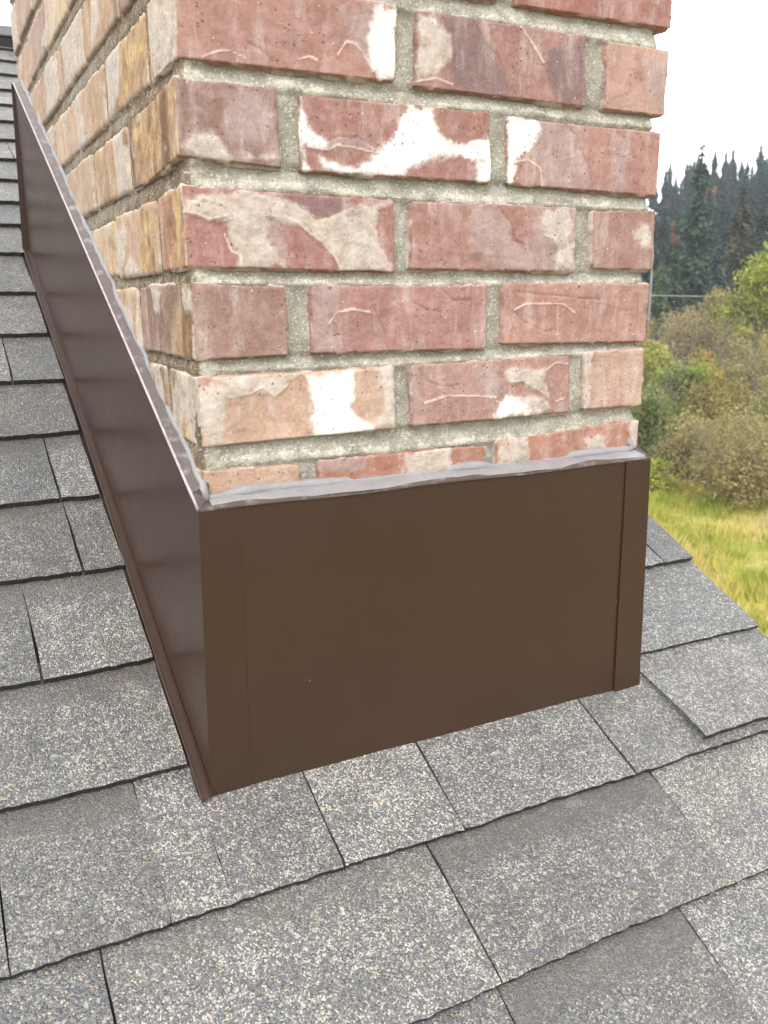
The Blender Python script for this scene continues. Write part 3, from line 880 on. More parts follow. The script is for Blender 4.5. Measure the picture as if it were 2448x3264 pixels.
def slab(name, quad, thick, direction, mat, parent, nu=1, nv=1, wave=0.0, seed=0):
    """a sheet over a 4-corner patch (a,b,c,d counter-clockwise seen from outside), gridded, with thickness"""
    a, b, c, d = [np.array(p, float) for p in quad]
    n = np.array(direction, float)
    V, F = [], []
    for layer in (0, 1):
        for j in range(nv + 1):
            for i in range(nu + 1):
                u, w = i / nu, j / nv
                p = (a * (1 - u) + b * u) * (1 - w) + (d * (1 - u) + c * u) * w
                if wave:
                    s = math.sin(u * math.pi) * math.sin(w * math.pi) ** 0.5
                    p = p + n * wave * s * (fbm(np.array([p * 3.0 + seed]), seed, 2)[0] - 0.5) * 2
                V.append(p - n * thick * layer)
    m = (nu + 1) * (nv + 1)
    for j in range(nv):
        for i in range(nu):
            q = (j * (nu + 1) + i, j * (nu + 1) + i + 1, (j + 1) * (nu + 1) + i + 1, (j + 1) * (nu + 1) + i)
            F.append(q)
            F.append(tuple(m + k for k in reversed(q)))
    ring = [i for i in range(nu + 1)] + [j * (nu + 1) + nu for j in range(1, nv + 1)] + [nv * (nu + 1) + i for i in range(nu - 1, -1, -1)] + [j * (nu + 1) for j in range(nv - 1, 0, -1)]
    for k in range(len(ring)):
        p, q = ring[k], ring[(k + 1) % len(ring)]
        F.append((p, p + m, q + m, q))
    return make(name, V, F, mat, parent, smooth=False)


# front sheet (slightly behind the corner trims), tucked a little below the shingle surface
slab('front_panel', [(0.006, 0.0012, -0.012), (0.5355, 0.0012, -0.012), (0.5320, 0.0012, HF), (0.0050, 0.0012, HF)], 0.0012, (0, -1, 0), M_METAL, flash, 24, 14, 0.0010, 3)
# corner trims lapping the front sheet
slab('corner_trim', [(0.4966, -0.0012, -0.012), (0.5378, 0.0, -0.012), (0.5329, 0.0, HF + 0.001), (0.4966, -0.0006, HF - 0.0005)], 0.001, (0, -1, 0), M_METAL, flash, 4, 8, 0.0004, 5)
slab('corner_trim', [(-0.0006, -0.0002, -0.012), (0.0405, 0.0004, -0.012), (0.0411, 0.0006, HF - 0.001), (0.0040, -0.0002, HF)], 0.0008, (0, -1, 0), M_METAL, flash, 4, 8, 0.0003, 6)
# side sheets follow the slope
YB = 1.046
slab('side_panel', [(-0.0008, YB, YB * TP - 0.006), (-0.0008, -0.0005, -0.012), (0.0040, -0.0005, HF), (0.0005, YB, HF + SL * YB)], 0.0012, (-1, 0, 0), M_METAL, flash, 40, 8, 0.0028, 9)
slab('side_panel', [(0.5378, 0.0, -0.012), (0.5378, YB, YB * TP - 0.006), (0.5345, YB, HF + SL * YB), (0.5330, 0.0, HF)], 0.0012, (1, 0, 0), M_METAL, flash, 10, 4, 0.0015, 10)
slab('back_panel', [(0.5378, YB + 0.001, YB * TP - 0.02), (-0.0008, YB + 0.001, YB * TP - 0.02), (0.0005, YB + 0.001, HF + SL * YB), (0.5345, YB + 0.001, HF + SL * YB)], 0.0012, (0, 1, 0), M_METAL, flash)
slab('corner_hem', [(-0.012, YB + 0.003, YB * TP - 0.006), (0.0, YB + 0.003, YB * TP - 0.006), (0.0008, YB + 0.003, HF + SL * YB), (-0.003, YB + 0.003, HF + SL * YB)], 0.001, (0, -1, 0), M_METAL, flash)
# base flange lying on the shingles along the side, with its hemmed lip
fl = []
ff = []
ysf = np.linspace(-0.004, YB + 0.004, 60)
for y in ysf:
    w = 0.0090 + 0.0008 * math.sin(y * 9)
    lift = 0.0012 if y > 0.02 else 0.0005
    for (x, h) in ((-0.0010, 0.0125), (-0.0026, 0.0058 + lift), (-w, 0.0056 + lift), (-w - 0.0008, 0.0070 + lift), (-w - 0.0016, 0.0062 + lift), (-w - 0.0016, -0.002)):
        fl.append(roofp(x, y, h))
for i in range(len(ysf) - 1):
    for k in range(5):
        a = i * 6 + k
        ff.append((a, a + 6, a + 7, a + 1))
make('base_flange', fl, ff, M_METAL, flash)

# top ledge closing the gap between skirt and brick (side, then front)
lv, lfc = [], []
prof = []
for y in np.linspace(YB, 0.0, 50): prof.append(((0.0040 - 0.0035 * y / YB, y), (BX + 0.006, max(y, BY * 0.9)), HF + SL * y))
prof.append(((0.0040, -0.0002), (BX + 0.004, BY + 0.003), HF))
for x in np.linspace(0.02, 0.51, 40): prof.append(((x, -0.0002), (x + 0.001, BY + 0.005), HF + 0.0008 * math.sin(x * 30)))
prof.append(((0.5329, -0.0002), (0.522, BY + 0.005), HF))
for y in np.linspace(0.03, YB, 20): prof.append(((0.5332, y), (0.518, y), HF + SL * y))
for (o, i, z) in prof:
    lv.append((o[0], o[1], z - 0.0012)); lv.append((o[0], o[1], z + 0.0002)); lv.append((i[0], i[1], z + 0.0075))
for k in range(len(prof) - 1):
    a = k * 3
    lfc.append((a, a + 3, a + 4, a + 1)); lfc.append((a + 1, a + 4, a + 5, a + 2))
make('top_ledge', lv, lfc, M_SMEAR, flash)
# hemmed outer edge, its sky highlight painted in as a pale colour
hp = [(o[0], o[1], z + 0.0003) for (o, i, z) in prof[:51]]
V, F = tube(hp, 0.0016, 6)
make('hem_edge', V, F, mat_flat('hem_highlight', (0.42, 0.35, 0.34), 0.3, 0.6, 90, 0.25), flash, smooth=True)

# sealant bead in the angle between ledge and brick
bp_, br_ = [], []
for k, (o, i, z) in enumerate(prof):
    bp_.append((i, o, z))
pts, rad = [], []
N = 420
cum = [0.0]
for k in range(1, len(prof)):
    a, b = prof[k - 1], prof[k]
    cum.append(cum[-1] + math.dist((*a[1], a[2]), (*b[1], b[2])))
cum = np.array(cum)
inx = np.array([p[1][0] for p in prof]); iny = np.array([p[1][1] for p in prof]); inz = np.array([p[2] for p in prof])
oux = np.array([p[0][0] for p in prof]); ouy = np.array([p[0][1] for p in prof])
for s in np.linspace(0, cum[-1], N):
    x, y, z = np.interp(s, cum, inx), np.interp(s, cum, iny), np.interp(s, cum, inz)
    ox, oy = np.interp(s, cum, oux), np.interp(s, cum, ouy)
    nn = fbm(np.array([[s * 38, 0, 0]]), 21, 3)[0]
    lump = sstep(0.72, 0.82, vnoise(np.array([[s * 13, 3, 0]]), 23)[0])
    front_part = y < BY + 0.02 and x > BX + 0.02
    t = (0.16 if front_part else 0.26) + 0.2 * (nn - 0.5)
    pts.append((x + (ox - x) * t, y + (oy - y) * t, z + 0.0052 + 0.002 * lump))
    rad.append((0.0040 if front_part else 0.0035) * (0.75 + 0.5 * nn) + 0.0025 * lump)
V, F = tube(pts, rad, 8)
make('sealant_bead', V, F, M_CAULK, flash, smooth=True)
# the same sealant tooled flat over the whole front ledge
sv, sf_ = [], []
xs_ = np.linspace(0.018, 0.531, 170)
for x in xs_:
    for q, w in enumerate(np.linspace(0, 1, 8)):
        yy = 0.0008 + 0.0030 * (vnoise(np.array([[x * 40, 7, 0]]), 61)[0]) * (1 - w) + (BY + 0.003 - 0.0008) * w
        hh = 0.0006 + 0.0075 * w + 0.0012 * math.sin(w * math.pi) + (fbm(np.array([[x * 22, w * 5, 0]]), 62, 2)[0] - 0.5) * 0.0014
        sv.append((x, yy, HF + max(hh, 0.0004 + 0.0072 * w)))
for i in range(len(xs_) - 1):
    for q in range(7):
        a = i * 8 + q
        sf_.append((a, a + 8, a + 9, a + 1))
make('sealant_strip', sv, sf_, M_CAULK, flash, smooth=True)

# ------------------------------------------------------------------ house: roof with its shingles, gable, trim
GZ = -5.0
XR = 0.780                              # rake (right-hand roof edge)
YRIDGE = 2.335
YEAVE = -4.2
XL = -7.0
house = empty('house', (0, 0, GZ), 'house with a grey asphalt shingle roof that the chimney stands on', 'house')


def hob(o):
    """keep world coordinates although the parent sits on the ground"""
    o.matrix_parent_inverse = Matrix.Translation((0, 0, -GZ))
    return o


dv = [roofp(XL, YEAVE, -0.0037), roofp(XR - 0.004, YEAVE, -0.0037), roofp(XR - 0.004, YRIDGE, -0.0037), roofp(XL, YRIDGE, -0.0037)]
dv += [v - np.array([0, 0, 0.03]) for v in dv]
yb2 = 2 * YRIDGE - YEAVE
dv += [np.array([XL, yb2, YEAVE * TP]), np.array([XR - 0.004, yb2, YEAVE * TP]), np.array([XL, yb2, YEAVE * TP - 0.03]), np.array([XR - 0.004, yb2, YEAVE * TP - 0.03])]
df = [(0, 1, 2, 3), (4, 7, 6, 5), (0, 4, 5, 1), (1, 5, 6, 2), (3, 7, 4, 0), (3, 2, 9, 8), (7, 10, 11, 6), (2, 6, 11, 9), (8, 10, 7, 3), (9, 11, 10, 8)]
roof = hob(make('roof', dv, df, M_FELT, house))

ROWS = [-0.600, -0.473, -0.346, -0.2205, -0.0955, 0.0345, 0.1575, 0.2905, 0.4105, 0.5380, 0.6590, 0.7820, 0.9060, 1.040, 1.151, 1.248,
        1.352, 1.460, 1.567, 1.680, 1.792, 1.900, 2.020, 2.139, 2.245, 2.345]
T_EDGE = 0.0112


def shingle(x0, x1, yb, yt, parent, col, lift=0.0, cut=(0.0, 0.0), band=0.0, light=0.5, seed=0, xcl=None, thick=None, name='shingle', ystart_jit=True):
    """one laminated shingle tab: x0..x1, lower edge at plan y=yb, running up under the next course at yt"""
    n = max(3, int(round((x1 - x0) / 0.008)))
    xs = np.linspace(x0, x1, n + 1)
    e = (yt - yb)
    levels = [0.0, 0.04, 0.3, 0.62, 0.85, 1.0, 1.22]
    th = thick or T_EDGE
    V, TN = [], []
    m = n + 1
    for li, f in enumerate(levels):
        for i, x in enumerate(xs):
            y = yb + e * f
            if li == 0:
                y += (vnoise(np.array([[x * 300, yb * 50, 0]]), 5)[0] - 0.5) * 0.0024 + (vnoise(np.array([[x * 9, yb * 50, 0]]), 6)[0] - 0.5) * 0.0035
            xx = x
            if i == 0: xx += (vnoise(np.array([[y * 220, x0 * 40, 0]]), 7)[0] - 0.5) * 0.0022 + cut[0] * (1 - f)
            if i == n: xx += (vnoise(np.array([[y * 220, x1 * 40, 0]]), 8)[0] - 0.5) * 0.0022 + cut[1] * (1 - f)
            h = -0.0050 + th * (1 - f / 1.22 * 0.93) + lift * (1 - f / 1.22)
            if li == 0: h -= 0.0006
            h += (vnoise(np.array([[xx * 16, y * 16, 2.0]]), 9)[0] - 0.5) * 0.0016
            V.append(roofp(xx, y, h))
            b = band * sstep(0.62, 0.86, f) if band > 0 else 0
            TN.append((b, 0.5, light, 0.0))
    top = len(V)
    # dark cut edges: lower face and both ends
    F = []
    for li in range(len(levels) - 1):
        for i in range(n):
            a = li * m + i
            F.append((a, a + 1, a + m + 1, a + m))
    for i in range(m):                       # lower edge skirt
        p = V[i]
        V.append(p + UPS * 0.0006); TN.append((0, 0, 0.5, 1.0))
    s1 = top
    for i in range(m):
        V.append(V[i] - NRM * (th - 0.0005 + lift * 0.6) + UPS * 0.001); TN.append((0, 0, 0.5, 1.0))
    s2 = top + m
    for i in range(n):
        F.append((s1 + i, s2 + i, s2 + i + 1, s1 + i + 1))
    for side in (0, n):
        base = len(V)
        for li in range(len(levels)):
            p = V[li * m + side]
            V.append(p.copy()); TN.append((0, 0, 0.42, 0.35))
            V.append(p - NRM * (th + lift) * 0.95); TN.append((0, 0, 0.42, 1.0))
        for li in range(len(levels) - 1):
            a = base + li * 2
            q = (a, a + 2, a + 3, a + 1)
            F.append(q if side == 0 else tuple(reversed(q)))
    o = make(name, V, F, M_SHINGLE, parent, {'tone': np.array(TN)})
    o.color = (*col, 1)
    return o


GREY = (1.0, 1.0, 1.0)
TINTS = [(1.0, 1.0, 1.0), (0.93, 0.935, 0.94), (1.05, 1.05, 1.04), (0.92, 0.90, 0.885), (1.0, 0.985, 0.965), (0.96, 0.985, 1.0)]
# measured joints (x at mid exposure, gap, tint/band hints) per course index in ROWS
JOINTS = {
    2: [(-0.62, 1), (-0.36, 1), (-0.09, 1), (0.181, 1.6), (0.3945, 2.0), (0.62, 1)],
    3: [(-0.80, 1), (-0.56, 1), (-0.33, 1), (-0.1235, 1.8), (0.183, 1.8), (0.468, 2.2), (0.659, 0.2)],
    4: [(-0.74, 1), (-0.47, 1), (-0.190, 1.0), (-0.0655, 0.5), (-0.0108, 0.6), (0.094, 0.2), (0.225, 1.8), (0.443, 2.0)],
    5: [(-0.66, 1), (-0.38, 1), (-0.120, 0.2)],
    6: [(-0.58, 1), (-0.30, 1), (-0.126, 0.3), (0.7235, 2.2)],
    7: [(-0.70, 1), (-0.36, 1), (-0.059, 1.1)],
    8: [(-0.62, 1), (-0.31, 1), (-0.0615, 1.1)],
    9: [(-0.75, 1), (-0.47, 1), (-0.215, 1)],
    10: [(-0.60, 1), (-0.33, 1), (-0.0825, 1.0)],
    17: [(-0.5, 1), (-0.22, 1), (0.031, 1.2), (0.30, 1), (0.55, 1)],
    22: [(-0.4, 1), (-0.15, 1), (0.087, 1.2), (0.33, 1), (0.57, 1)],
}
XSTART = -1.0
for ri in range(len(ROWS) - 1):
    yb, yt = ROWS[ri], ROWS[ri + 1]
    js = list(JOINTS.get(ri, []))
    if ri not in JOINTS or ri < 2:
        x = XSTART + random.uniform(0.1, 0.3)
        js = []
        while x < XR - 0.1:
            js.append((x, random.choice((0.6, 1.0, 1.5))))
            x += random.uniform(0.17, 0.33)
    js = [j for j in js if XSTART + 0.06 < j[0] < XR - 0.03]
    cuts = [(XSTART, 0)] + sorted(js) + [(XR, 0)]
    for k in range(len(cuts) - 1):
        (xa, ga), (xb, gb) = cuts[k], cuts[k + 1]
        xa2, xb2 = xa + ga * 0.00055, xb - gb * 0.00055
        spans = [(xa2, xb2)]
        if 5 <= ri <= 12:                   # cut round the flashing
            spans = []
            if xa2 < -0.0122: spans.append((xa2, min(xb2, -0.0122 + random.uniform(-0.002, 0.0008))))
            if xb2 > 0.541: spans.append((max(xa2, 0.5405), xb2))
        elif ri == 13:
            spans = []
            if xa2 < -0.002: spans.append((xa2, min(xb2, -0.002)))
            if xb2 > 0.541: spans.append((max(xa2, 0.541), xb2))
        for sa, sb in spans:
            if sb - sa < 0.012: continue
            sd = random.random()
            tint = TINTS[random.randrange(len(TINTS))]
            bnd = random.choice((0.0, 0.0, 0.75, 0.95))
            lit = 0.5 + random.uniform(-0.10, 0.10)
            # pieces the photograph lets one tell apart
            mid = (sa + sb) / 2
            if ri == 4 and 0.094 < mid < 0.225: lit, bnd, tint = 0.60, 0, TINTS[2]
            if ri == 4 and -0.01 < mid < 0.094: lit, bnd = 0.53, 0
            if ri == 4 and 0.225 < mid < 0.443: lit, bnd = 0.58, 0
            if ri == 4 and mid > 0.443: lit, bnd = 0.5, 0
            if ri == 3 and 0.183 < mid < 0.468: lit, bnd, tint = 0.49, 0.9, TINTS[3]
            if ri == 3 and 0.468 < mid < 0.659: lit, bnd = 0.60, 0
            if ri == 3 and mid > 0.659: lit, bnd, tint = 0.44, 0.9, TINTS[3]
            if ri == 3 and -0.12 < mid < 0.183: lit, bnd, tint = 0.54, 0.6, TINTS[4]
            if ri == 2 and 0.181 < mid < 0.3945: lit, bnd, tint = 0.47, 0.95, TINTS[3]
            if ri == 2 and mid > 0.3945: lit, bnd = 0.58, 0
            if ri == 4 and -0.19 < mid < -0.065: lit, bnd, tint = 0.46, 0.9, TINTS[3]
            if ri == 6 and mid > 0.7235: lit, tint = 0.42, TINTS[1]
            if ri == 6 and 0.54 < mid < 0.72: lit, bnd = 0.56, 0
            if ri == 5 and sa > 0.5: lit, bnd = 0.53, 0
            if ri == 7 and sa > 0.5: lit, bnd = 0.54, 0
            if ri >= 9: bnd *= 0.4
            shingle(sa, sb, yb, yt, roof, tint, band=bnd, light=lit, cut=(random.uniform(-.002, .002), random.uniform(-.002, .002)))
# the upper layer of the laminated shingle to the right of the chimney's foot
shingle(0.5475, XR - 0.0005, -0.0835, ROWS[5] + 0.004, roof, TINTS[0], lift=0.0085, cut=(0.013, 0.0), light=0.54, thick=0.0115)

# shingles away from the chimney: plain courses out to the other eave and the far gable end
fv, ffc, ft = [], [], []


def strip(x0, x1, yb, e):
    x = x0
    while x < x1 - 0.02:
        xe = min(x1, x + random.uniform(0.2, 0.33))
        b = len(fv)
        lt = 0.5 + random.uniform(-0.1, 0.1)
        for (xx, y, h) in ((x + .001, yb, 0.0028), (xe - .001, yb, 0.0028), (xe - .001, yb + e * 1.15, -0.0034), (x + .001, yb + e * 1.15, -0.0034), (x + .001, yb, -0.0034), (xe - .001, yb, -0.0034)):
            fv.append(roofp(xx, y, h)); ft.append((0, 0.5, lt, 0))
        ffc.extend([(b, b + 1, b + 2, b + 3), (b + 4, b + 5, b + 1, b)])
        x = xe


for ri in range(len(ROWS) - 1):
    strip(XL, XSTART - 0.001, ROWS[ri], ROWS[ri + 1] - ROWS[ri])
y = ROWS[0] - 0.127
while y > YEAVE:
    strip(XL, XR, y, 0.127)
    y -= 0.127
o = make('shingle', fv, ffc, M_SHINGLE, roof, {'tone': np.array(ft)})
o['kind'] = 'stuff'
o.color = (1, 1, 1, 1)

# ridge: dark vent strip under short cap shingles
rz = YRIDGE * TP
vv = [(XL, YRIDGE - 0.085, rz - 0.040), (XR, YRIDGE - 0.085, rz - 0.040), (XR, YRIDGE - 0.085, rz - 0.012), (XL, YRIDGE - 0.085, rz - 0.012),
      (XL, YRIDGE, rz + 0.034), (XR, YRIDGE, rz + 0.034), (XL, YRIDGE + 0.085, rz - 0.012), (XR, YRIDGE + 0.085, rz - 0.012), (XL, YRIDGE + 0.085, rz - 0.04), (XR, YRIDGE + 0.085, rz - 0.04)]
vf = [(0, 1, 2, 3), (3, 2, 5, 4), (4, 5, 7, 6), (6, 7, 9, 8)]
vent = hob(make('ridge_vent', vv, vf, M_DARK, house))
x = -1.2
while x < XR - 0.05:
    xe = min(XR, x + 0.155)
    cvv = []
    for xx, up in ((x, 0.0035), (xe, 0.0075)):
        for dy in (-0.088, 0.0, 0.088):
            z = rz + 0.036 + up - abs(dy) * 0.5235
            cvv.append((xx, YRIDGE + dy, z))
            cvv.append((xx, YRIDGE + dy, z - 0.004))
    cff = [(0, 6, 8, 2), (2, 8, 10, 4), (1, 3, 9, 7), (3, 5, 11, 9), (0, 1, 7, 6), (4, 10, 11, 5), (6, 7, 9, 8), (8, 9, 11, 10), (0, 2, 3, 1), (2, 4, 5, 3)]
    c = make('ridge_cap', cvv, cff, M_SHINGLE, vent, {'tone': np.array([(0.9, 0.5, 0.4, 0.0)] * 12)})
    c.color = (0.5, 0.5, 0.5, 1)
    x = xe - 0.012

# rake trim, fascia and the walls below
def rake_bar(name, xa, xb, h0, h1, mat):
    v = []
    for xx in (xa, xb):
        for (yy, hh) in ((YEAVE, h0), (YEAVE, h1), (YRIDGE, h1), (YRIDGE, h0)):
            p = roofp(xx, yy, 0); v.append((p[0], p[1], p[2] + hh))
    f = [(0, 1, 2, 3), (7, 6, 5, 4), (0, 4, 5, 1), (1, 5, 6, 2), (2, 6, 7, 3), (3, 7, 4, 0)]
    return hob(make(name, v, f, mat, house))


rake_bar('drip_edge', XR - 0.0035, XR - 0.001, -0.075, -0.006, M_METAL)
rake_bar('rake_board', XR - 0.032, XR - 0.006, -0.24, -0.036, M_TRIM)
gx = XR - 0.30
w_ = hob(make('gable_wall', [(gx, YEAVE + 0.3, GZ - 0.3), (gx, yb2 - 0.3, GZ - 0.3), (gx, yb2 - 0.3, (YEAVE + 0.3) * TP - 0.05), (gx, YRIDGE, YRIDGE * TP - 0.05), (gx, YEAVE + 0.3, (YEAVE + 0.3) * TP - 0.05),
                         (XL + 0.3, YEAVE + 0.3, GZ - 0.3), (XL + 0.3, yb2 - 0.3, GZ - 0.3), (XL + 0.3, yb2 - 0.3, (YEAVE + 0.3) * TP - 0.05), (XL + 0.3, YRIDGE, YRIDGE * TP - 0.05), (XL + 0.3, YEAVE + 0.3, (YEAVE + 0.3) * TP - 0.05)],
             [(0, 1, 2, 3, 4), (9, 8, 7, 6, 5), (0, 4, 9, 5), (1, 6, 7, 2)], M_SIDING, house))
w_.name = 'wall'

# ------------------------------------------------------------------ land
def ground_z(x, y):
    """meadow round the house, then a wooded hillside to the north-east"""
    x = np.asarray(x, float); y = np.asarray(y, float)
    d = np.hypot(x, y)
    az = np.degrees(np.arctan2(x, y))
    up = np.clip(d - 68, 0, 142)
    k = 0.165 + 0.0028 * np.clip(az - 43, -14, 16)
    z = GZ + up * k - np.clip(d - 212, 0, 400) * 0.06
    z = z + (fbm(np.c_[x * 0.05, y * 0.05, 0 * x], 3, 3) - 0.5) * np.clip(d - 8, 0, 40) * 0.03
    lee = 1 / (1 + np.exp((np.abs(az - 45) - 62) / 9))     # hill only on that side
    return GZ + (z - GZ) * lee


def pol_xy(az, d):
    a = math.radians(az)
    return d * math.sin(a), d * math.cos(a)


gv, gf = [], []
rs = [0, 4, 7, 10, 13, 16, 19, 22, 25, 29, 33, 38, 44, 50, 57, 64, 72, 80, 90, 100, 112, 125, 140, 155, 172, 190, 205, 215, 230, 260, 320, 420, 600, 900]
nA = 144
for r in rs:
    for k in range(nA):
        a = 2 * math.pi * k / nA
        gv.append((r * math.sin(a), r * math.cos(a), 0))
gv = np.array(gv)
gv[:, 2] = ground_z(gv[:, 0], gv[:, 1])
for i in range(len(rs) - 1):
    for k in range(nA):
        gf.append((i * nA + k, i * nA + (k + 1) % nA, (i + 1) * nA + (k + 1) % nA, (i + 1) * nA + k))


def mat_ground():
    t = NT('meadow')
    n1, n2, n3 = t.noise(0.35, 4, 0.6), t.noise(2.2, 4, 0.65), t.noise(14, 3, 0.6)
    c = t.ramp(n1, [(0.32, (0.19, 0.20, 0.045)), (0.5, (0.34, 0.30, 0.09)), (0.62, (0.42, 0.35, 0.15)), (0.75, (0.20, 0.21, 0.05))])
    c = t.mix(t.smooth(n2, 0.4, 0.7), c, t.mix(1.0, c, (0.66, 0.72, 0.6), 'MULTIPLY'))
    ln = t.n('ShaderNodeVectorMath', operation='LENGTH'); t.l(t.pos(), ln.inputs[0])
    c = t.mix(t.smooth(ln.outputs['Value'], 27, 34), c, t.ramp(n2, [(0.3, (0.09, 0.085, 0.04)), (0.7, (0.15, 0.13, 0.06))]))
    c = t.mix(t.smooth(ln.outputs['Value'], 60, 75), c, t.ramp(n2, [(0.3, (0.035, 0.042, 0.025)), (0.7, (0.06, 0.065, 0.035))]))
    return t.done(c, 0.95, t.bump(n3, 0.8, 0.08), 0.1)


tag(make('ground', gv, gf, mat_ground(), smooth=True), kind='structure')

M_GRASS = mat_foliage('grass_blades', [(0.30, (0.20, 0.29, 0.045)), (0.42, (0.42, 0.44, 0.08)), (0.54, (0.62, 0.54, 0.17)), (0.72, (0.70, 0.60, 0.30))], 0.42, 0.3)
M_LEAF = mat_foliage('shrub_leaves', [(0.3, (0.7, 0.7, 0.7)), (0.7, (1.25, 1.2, 1.1))], 1.3, 0.42)
M_NEEDLE = mat_foliage('conifer_needles', [(0.3, (0.75, 0.75, 0.75)), (0.7, (1.3, 1.3, 1.2))], 0.5, 0.12)


def quads(P, A, B, w):
    """quads centred at P with half axes A*w and B*w -> verts, faces (arrays)"""
    V = np.stack([P - A - B, P + A - B * 0.6, P + A * 1.1 + B * 0.6, P - A + B], 1).reshape(-1, 3)
    n = len(P)
    F = np.arange(n * 4).reshape(n, 4)
    return V, F


def mesh_np(name, V, F, tone, mat):
    me = bpy.data.meshes.new(name)
    me.vertices.add(len(V)); me.vertices.foreach_set('co', np.ascontiguousarray(V, np.float32).ravel())
    k = F.shape[1]
    me.loops.add(F.size); me.loops.foreach_set('vertex_index', np.ascontiguousarray(F, np.int32).ravel())
    me.polygons.add(len(F))
    me.polygons.foreach_set('loop_start', np.arange(0, F.size, k, dtype=np.int32))
    me.polygons.foreach_set('loop_total', np.full(len(F), k, np.int32))
    a = me.attributes.new('tone', 'FLOAT', 'POINT')
    a.data.foreach_set('value', np.ascontiguousarray(tone, np.float32))
    me.materials.append(mat)
    me.update(calc_edges=True)
    return me


# grass: nobody could count the blades
def grass():
    n = 190000
    az = RNG.uniform(36.5, 67, n)
    d = np.sqrt(RNG.uniform(9.5 ** 2, 33 ** 2, n))
    x, y = d * np.sin(np.radians(az)), d * np.cos(np.radians(az))
    cl = fbm(np.c_[x * 0.9, y * 0.9, 0 * x], 8, 3)
    keep = RNG.random(n) < np.clip((cl - 0.25) * 2.6, 0.15, 1)
    x, y, cl, d = x[keep], y[keep], cl[keep], d[keep]
    n = len(x)
    z = ground_z(x, y)
    h = (0.16 + 0.55 * np.clip(cl - 0.25, 0, 1)) * RNG.uniform(0.6, 1.25, n)
    th = RNG.uniform(0, 2 * math.pi, n)
    w = RNG.uniform(0.005, 0.013, n)
    lean = RNG.uniform(0.05, 0.5, n) * h
    la = RNG.normal(0.6, 1.2, n)
    ax = np.c_[np.cos(th) * w, np.sin(th) * w, 0 * w]
    base = np.c_[x, y, z - 0.03]
    tip = base + np.c_[np.cos(la) * lean, np.sin(la) * lean, h]
    midp = base * 0.5 + tip * 0.5 + np.c_[-np.cos(la) * lean * 0.18, -np.sin(la) * lean * 0.18, 0.05 * h]
    V = np.stack([base - ax, base + ax, midp + ax * 0.7, tip, midp - ax * 0.7], 1).reshape(-1, 3)
    F = np.arange(n * 5).reshape(n, 5)
    tone = np.repeat(np.clip(RNG.normal(0.5, 0.16, n), 0, 1), 5)
    me = mesh_np('grass', V, F, tone, M_GRASS)
    o = bpy.data.objects.new('grass', me)
    COL.objects.link(o)
    tag(o, kind='stuff')


grass()


def leaf_cloud(n, size, clumps, seed, up=0.3):
    """leaf cards spread over ellipsoid clumps ((cx,cy,cz),(rx,ry,rz))"""
    r = np.random.default_rng(seed)
    vol = np.array([c[1][0] * c[1][1] * c[1][2] for c in clumps]) ** 0.75
    k = r.choice(len(clumps), n, p=vol / vol.sum())
    C = np.array([c[0] for c in clumps])[k]
    Rr = np.array([c[1] for c in clumps])[k]
    d = r.normal(size=(n, 3)); d /= np.linalg.norm(d, axis=1, keepdims=True)
    rad = r.uniform(0.2, 1.0, n) ** 0.5 * r.normal(1.0, 0.15, n)
    P = C + d * Rr * rad[:, None]
    lump = fbm(P * 2.6 / max(0.4, float(Rr.mean())) + seed, seed % 97, 3)
    P = P + d * Rr * ((lump - 0.5) * 1.3)[:, None]
    P[:, 2] += (fbm(P * np.array([3.5, 3.5, 0.3]) + 9.1, seed % 89, 2) - 0.5) * 0.7 * Rr[:, 2]
    A = r.normal(size=(n, 3)); A /= np.linalg.norm(A, axis=1, keepdims=True)
    N = d + r.normal(size=(n, 3)) * 0.7 + np.array([0, 0, up])
    B = np.cross(A, N); B /= np.maximum(np.linalg.norm(B, axis=1, keepdims=True), 1e-6)
    s = size * r.uniform(0.55, 1.3, n)[:, None]
    V, F = quads(P, A * s, B * s * 0.6, 1)
    clt = r.uniform(0.3, 0.7, len(clumps))[k]
    tone = np.repeat(np.clip(clt + r.normal(0, 0.14, n), 0, 1), 4)
    return V, F, tone


def stems(nst, h, spread, rad, seed, sub=3):
    r = random.Random(seed)
    V, F = [], []
    for _ in range(nst):
        a = r.uniform(0, 2 * math.pi)
        p = [Vector((r.uniform(-.15, .15) * spread, r.uniform(-.15, .15) * spread, -0.1))]
        dirv = Vector((math.cos(a) * spread * 0.8 / h, math.sin(a) * spread * 0.8 / h, 1)).normalized()
        L = h * r.uniform(0.75, 1.08)
        for i in range(1, 6):
            dirv = (dirv + Vector((r.uniform(-.16, .16), r.uniform(-.16, .16), r.uniform(-.05, .05)))).normalized()
            p.append(p[-1] + dirv * L / 5)
        v, f = tube(p, [rad * (1 - 0.85 * i / 5) for i in range(6)], 4, False)
        b = len(V); V += v; F += [tuple(b + q for q in ff_) for ff_ in f]
        for _s in range(sub):
            i = r.randrange(1, 5)
            q0 = p[i]
            d2 = (dirv + Vector((r.uniform(-1, 1), r.uniform(-1, 1), r.uniform(-.1, .6)))).normalized()
            pp = [q0]
            for i2 in range(3):
                d2 = (d2 + Vector((r.uniform(-.25, .25), r.uniform(-.25, .25), r.uniform(-.1, .2)))).normalized()
                pp.append(pp[-1] + d2 * L * 0.13)
            v, f = tube(pp, [rad * 0.45 * (1 - 0.7 * i2 / 3) for i2 in range(4)], 3, False)
            b = len(V); V += v; F += [tuple(b + q for q in ff_) for ff_ in f]
    return V, F


